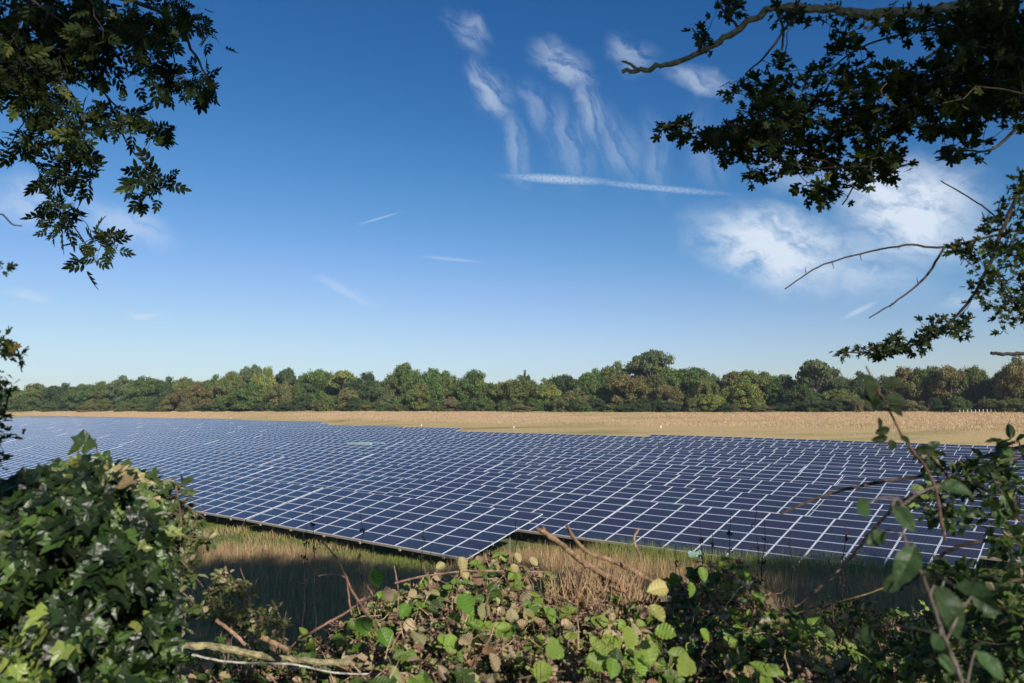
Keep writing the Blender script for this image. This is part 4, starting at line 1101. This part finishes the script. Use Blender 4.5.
        for (px, py) in [(745, 577), (752, 600), (700, 575), (690, 590)]:
            p.leaf(T_BRAM, pix(px, py - 8, 2.7), SUNV + np.array([rng.normal(0, .3), 0, .1]), np.array([rng.normal(0, .5), 0, -1]), .05, np.array([.15, .24, .04]))
    p.build(t, M_LEAF, 'foliage', 'canes'); relroot(t)

# ---- straw tuft in front of the broken branch
nb = 500
c0 = pix(598, 592, 3.35); V = []; g_ = Geo()
for k in range(nb):
    b0 = c0 + np.array([rng.normal(0, .10), rng.normal(0, .07), rng.uniform(-.12, -.02)]); L_ = rng.uniform(.08, .2)
    e_ = b0 + np.array([rng.normal(0, .05), rng.normal(0, .05), L_]); w = np.array([.0018, 0, 0]); mid = (b0 + e_) / 2 + rng.normal(0, .01, 3)
    g_.add([b0 - w, b0 + w, mid + w, mid - w, e_], [[[0, 1, 2, 3]], [[3, 2, 4]]], pick([(2, (.48, .33, .19)), (1, (.36, .24, .15))], 1)[0])
tag(link('straw_tuft', g_.mesh('straw_tuft', [M_GRASS])), 'tuft of dry tan straw below the broken forked branch', 'grass tuft')

# ---- small leafy shrubs at lower left and the fine one right of centre
for (px, py, rx, ry, cnt, D, lab) in [(228, 600, 22, 26, 120, 2.9, 'small pale-leaved shrub standing left of the mossy branch before dark grass'), (252, 622, 26, 12, 60, 2.85, 'thin low sprig with bare forked top right of the small pale shrub'),
                                      (280, 622, 9, 22, 22, 2.8, 'slender green seedling between the mossy branch and crossing red canes'), (850, 622, 40, 22, 130, 3.3, 'fine-leaved dark green shrub below the arching bramble cane')]:
    b0 = pix(px, py + ry + 35, D); t = thing('small_shrub', lab, 'shrub', tuple(b0), 0, 'small shrubs in the foreground')
    p = Plant((.16, .11, .08))
    p.branch([(px, py + ry + 35, D), (px + 3, py + 8, D), (px - 4, py - ry * .7, D)], .004, .0015, 5)
    p.branch([(px, py + ry + 20, D), (px + rx * .5, py, D), (px + rx * .7, py - ry * .5, D)], .003, .0015, 5)
    p.branch([(px, py + ry + 20, D), (px - rx * .5, py, D), (px - rx * .7, py - ry * .5, D)], .003, .0015, 5)
    p.grow([(px, py, rx, ry, cnt, D)], T_OVAL, .024, [(3, (.17, .20, .07)), (2, (.10, .14, .04)), (1.5, (.36, .28, .18))] if px < 500 else [(3, (.06, .10, .025)), (1, (.16, .2, .06))], per=4, spread=.018, depth=.15, tw=.001)
    if px == 252: p.branch([(250, 612, 2.85), (248, 590, 2.85), (240, 568, 2.85)], .003, .001, 5, col=(.2, .15, .12)); p.branch([(250, 595, 2.85), (258, 578, 2.85)], .002, .001, 5)
    p.build(t, M_LEAF, 'foliage', 'stems'); relroot(t)

# ---- fallen and broken branches
def log(name, lab, cat, paths, col, thorn=0):
    P0_ = pix(*paths[0][0][0]); t = thing(name, lab, cat, tuple(P0_)); g_ = Geo()
    for pts, r0, r1 in paths:
        P = smooth_path([pix(*q) for q in pts], 8); P[1:-1] += rng.normal(0, r0 * .12, P[1:-1].shape)
        g_.tube(P, np.linspace(r0, r1, len(P)), 9, col, .09)
        for k in range(thorn):
            a_ = P[rng.integers(1, len(P) - 1)]; g_.tube([a_, a_ + unit(rng.normal(0, 1, 3)) * .012], [.0015, .0002], 4, col)
    link('wood', g_.mesh('wood', [M_TWIG]), t); relroot(t)


log('fallen_branch', 'mossy pale fallen branch lying level across the lower left brambles', 'branch', [([(185, 645, 2.6), (225, 648, 2.62), (262, 656, 2.62), (300, 660, 2.6), (350, 664, 2.6), (392, 672, 2.6)], .012, .009)], (.26, .23, .13), 5)
log('fallen_branch', 'thin whitish fallen stick under the mossy branch and flower heads', 'branch', [([(192, 655, 2.5), (230, 662, 2.5), (290, 664, 2.5), (330, 672, 2.5), (365, 674, 2.5), (420, 672, 2.5), (455, 674, 2.5), (486, 679, 2.5)], .0034, .002)], (.40, .39, .36), 6)
log('fallen_branch', 'short cut brown stick pointing at the mossy branch, lower left', 'branch', [([(262, 637, 2.55), (275, 644, 2.53), (288, 650, 2.5)], .008, .008)], (.34, .22, .13))
log('fallen_branch', 'thin reddish stick rising left from the small shrubs at lower left', 'branch', [([(216, 620, 2.6), (232, 632, 2.6), (246, 645, 2.6)], .006, .005)], (.32, .2, .14))
log('broken_branch', 'thick broken forked branch with jagged ends rising above the brambles in the centre', 'branch',
    [([(541, 531, 3.2), (560, 543, 3.2), (580, 560, 3.25), (605, 575, 3.3), (640, 592, 3.4)], .010, .013), ([(567, 525, 3.2), (574, 538, 3.22), (588, 552, 3.25), (615, 562, 3.3), (655, 582, 3.4)], .007, .010),
     ([(541, 531, 3.2), (536, 528, 3.2)], .010, .004), ([(545, 534, 3.2), (543, 526, 3.2)], .008, .003)], (.23, .15, .09), 10)
log('bramble_cane', 'upright thin brown cane standing before the panels right of the broken branch', 'cane', [([(640, 556, 3.2), (634, 540, 3.2), (639, 528, 3.2)], .006, .004)], (.32, .2, .14), 4)
log('bramble_cane', 'long arching thorny cane rising right from the dark grass over the panels', 'cane', [([(795, 606, 2.4), (825, 582, 2.35), (852, 556, 2.3), (878, 524, 2.2), (905, 499, 2.2), (940, 482, 2.2), (1000, 462, 2.2), (1060, 450, 2.2)], .0052, .004)], (.20, .14, .11), 24)
log('bramble_cane', 'thin dark cane arching left over the panels at right', 'cane', [([(780, 514, 2.3), (805, 503, 2.3), (835, 492, 2.3), (880, 482, 2.3), (930, 474, 2.3), (1000, 452, 2.3), (1060, 440, 2.3)], .0034, .006)], (.07, .05, .04), 14)
log('bramble_cane', 'dark cane curving over pale grass at the right edge', 'cane', [([(900, 590, 2.2), (925, 570, 2.2), (950, 550, 2.2), (990, 540, 2.2), (1060, 536, 2.2)], .004, .006)], (.05, .04, .035), 8)
log('bramble_cane', 'thin brown cane sloping up left behind the blurred leaves, lower right', 'cane', [([(745, 640, 2.9), (800, 612, 2.9), (860, 596, 2.9), (905, 580, 2.9)], .003, .003)], (.20, .16, .08))
# dried dock and nettle stalks
k = 0
for (px, ty, D) in sorted([(700, 520, 6.0), (712, 528, 5.6), (731, 512, 5.8), (757, 505, 6.0), (764, 520, 5.8), (790, 530, 6.2), (586, 535, 6.5), (480, 545, 6.0), (424, 520, 6.4), (431, 548, 6.2), (313, 505, 6.6), (306, 525, 6.4), (360, 512, 6.6), (845, 520, 5.6), (676, 545, 6), (490, 540, 6.3), (515, 520, 6.6)]):
    b0 = pix(px + rng.uniform(-6, 6), 660, D); e_ = pix(px, ty, D)
    b0[2] = min(b0[2], ground1(b0[0], b0[1])) - .03
    g_ = Geo(); P = bezier(b0, e_, 0, 8, .01); g_.tube(P, np.linspace(.005, .002, 8), 5, (.035, .028, .024))
    for q in range(26):
        f_ = rng.uniform(.55, 1); a_ = P[int(f_ * 7)] + rng.normal(0, .012, 3); g_.add(np.array([[0, 0, 0], [.009, 0, .01], [0, .009, .018], [-.007, -.004, .012]]) * rng.uniform(.5, 1.3) + a_, [[[0, 1, 2]], [[0, 2, 3]], [[0, 3, 1]], [[1, 3, 2]]], (.03, .024, .02))
    o = link('dock_stalk', g_.mesh('dock_stalk', [M_TWIG]))
    tag(o, 'thin dark dried seed stalk in front of the panels, %s such stalk from the left' % ordn(k), 'weed stalk', 'dried weed stalks before the panels'); k += 1

# ---- blurred near sapling and leafy stems at the right
t = thing('elder_shoot', 'out-of-focus near shoot with large soft green leaves at lower right', 'shoot', tuple(pix(962, 720, 1.0)))
p = Plant((.13, .105, .085))
p.branch([(975, 720, 1.0), (955, 665, 1.0), (938, 620, 1.0), (922, 575, 1.0), (905, 540, 1.0), (900, 500, 1.0)], .0032, .0013, 7)
for (px, py, s_, ang, c) in [(935, 600, .085, .3, .045), (915, 560, .07, -.5, .06), (868, 517, .055, -1.2, .07), (892, 520, .05, .6, .06), (940, 500, .05, 1.0, .07), (885, 545, .045, -.9, .05), (955, 600, .05, .8, .05), (972, 610, .05, 1.1, .04), (940, 650, .045, -.8, .06), (938, 668, .04, .4, .1), (975, 665, .06, .3, .09), (900, 590, .05, -1, .035), (870, 640, .045, -.7, .03)]:
    b0 = pix(px, py - 14, 1.0 + rng.uniform(-.08, .12))
    p.leaf(T_OVAL, b0, np.array([rng.normal(0, .3), -1, rng.normal(.4, .3)]), np.array([math.sin(ang), 0, -math.cos(ang)]), s_ * .78, np.array([c * .7, c * 1.35, c * .42]))
    j = np.argmin(((np.array(p.nodes) - b0) ** 2).sum(1)); p.tw.tube(bezier(p.nodes[j], b0, .005, 4), .0015, 4, p.bark)
p.build(t, M_LEAF, 'leaves', 'stem'); relroot(t)
t = thing('leafy_shoot', 'slim upright shoot with paired dark leaves crossing the far field at right', 'shoot', tuple(pix(935, 520, 1.5)))
p = Plant((.14, .08, .06))
p.branch([(945, 540, 1.5), (932, 480, 1.5), (905, 440, 1.5), (888, 408, 1.5), (876, 386, 1.5), (866, 366, 1.5)], .003, .0014, 6)
for (px, py, s_, ang) in [(866, 375, .050, .1), (868, 393, .038, .2), (881, 383, .042, 1.45), (884, 398, .045, 1.4), (885, 395, .03, -.9), (889, 405, .032, .5), (890, 428, .03, -1.2), (888, 437, .032, -1.3), (880, 430, .028, -2.6), (893, 440, .03, -.5), (900, 436, .022, .7), (906, 448, .035, .9), (915, 450, .035, 1.6)]:
    p.leaf(T_OVAL, pix(px, py, 1.5), np.array([rng.normal(0, .4), -1, rng.normal(.2, .4)]), np.array([math.sin(ang), 0, -math.cos(ang)]), s_, np.array([.03, .045, .018]))
p.build(t, M_DARKLEAF, 'leaves', 'stem'); relroot(t)
t = thing('hedge_shrub', 'leafy tangled shrub at the right edge over the last panels', 'shrub', (3.0, 2.3, 6.1))
p = Plant((.08, .055, .045))
p.branch([(3.0, 2.3, 5.9), (2.3, 2.2, 6.6), tuple(pix(1080, 560, 2.1))], .018, .009, 6, world=True, nodes=False)
for q in [[(1080, 560, 2.1), (1020, 520, 2.1), (985, 490, 2.1), (950, 478, 2.1), (925, 495, 2.1)], [(1080, 560, 2.1), (1030, 470, 2.0), (1018, 440, 2.0)], [(1020, 520, 2.1), (1000, 470, 2.1), (975, 462, 2.1)], [(950, 478, 2.1), (935, 460, 2.1), (920, 450, 2.1)], [(1080, 560, 2.1), (1020, 580, 2.1), (980, 585, 2.1), (950, 572, 2.1)], [(1080, 600, 2.1), (1010, 640, 2.1), (930, 650, 2.1)]]:
    p.branch(q, .005, .002, 5)
PALR = [(3, (.035, .06, .018)), (2, (.07, .12, .03)), (1, (.16, .22, .06)), (.4, (.3, .25, .14))]
p.grow([(935, 498, 16, 20, 20, 2.1), (962, 480, 18, 9, 18, 2.1), (990, 466, 22, 7, 16, 2.1), (1004, 500, 18, 28, 34, 2.0), (1016, 450, 8, 12, 8, 2.0), (925, 458, 10, 10, 7, 2.1), (905, 505, 6, 5, 3, 2.1), (960, 515, 14, 8, 8, 2.1), (1014, 548, 12, 18, 20, 2.0), (960, 576, 24, 10, 26, 2.0), (985, 600, 26, 22, 50, 2.0),
        (1005, 650, 30, 40, 90, 1.9), (940, 650, 50, 30, 80, 2.1), (900, 660, 34, 24, 40, 2.2)], T_OVAL, .036, PALR, per=4, spread=.025, depth=.2, tw=.0012)
p.build(t, M_LEAF, 'foliage', 'branches'); relroot(t)
# green cloth tied at the front rail, on a short post
P = pix(698, 551, 36.0)
t = thing('cloth_scrap', 'scrap of pale green cloth caught on the front rail of the panels', 'cloth', tuple(P))
g_ = Geo()
gx = np.linspace(-.45, .12, 9)
vt = []
for i, x in enumerate(gx):
    for j in range(4): vt.append((x, .04 * math.sin(x * 14 + j), -.09 * j + .03 * math.sin(x * 9)))
q = [(i * 4 + j, i * 4 + j + 1, (i + 1) * 4 + j + 1, (i + 1) * 4 + j) for i in range(8) for j in range(3)]
g_.add(np.array(vt), [np.array(q)]); g_.box((.12, 0, -.45), (.03, .012, .42)); link('cloth', g_.mesh('cloth', [M_GREENROOF]), t)

# ---- thin air haze over the whole place
V = np.array([[x, y, z] for x in (-900, 900) for y in (-60, 1500) for z in (-4, 60)], float)
if True:
    g_ = Geo(); g_.add(V, [[[0, 1, 3, 2], [4, 6, 7, 5], [0, 4, 5, 1], [2, 3, 7, 6], [0, 2, 6, 4], [1, 5, 7, 3]]])
    hm = bpy.data.materials.new('haze'); hm.use_nodes = True; ht = hm.node_tree; ht.nodes.clear()
    ho = ht.nodes.new('ShaderNodeOutputMaterial'); hv = ht.nodes.new('ShaderNodeVolumePrincipled')
    hv.inputs['Density'].default_value = .00017; hv.inputs['Color'].default_value = (.80, .88, 1, 1); hv.inputs['Anisotropy'].default_value = .2
    ht.links.new(hv.outputs[0], ho.inputs['Volume'])
    tag(link('haze', g_.mesh('haze', [hm])), 'thin pale air over the field', 'haze', None, 'stuff')
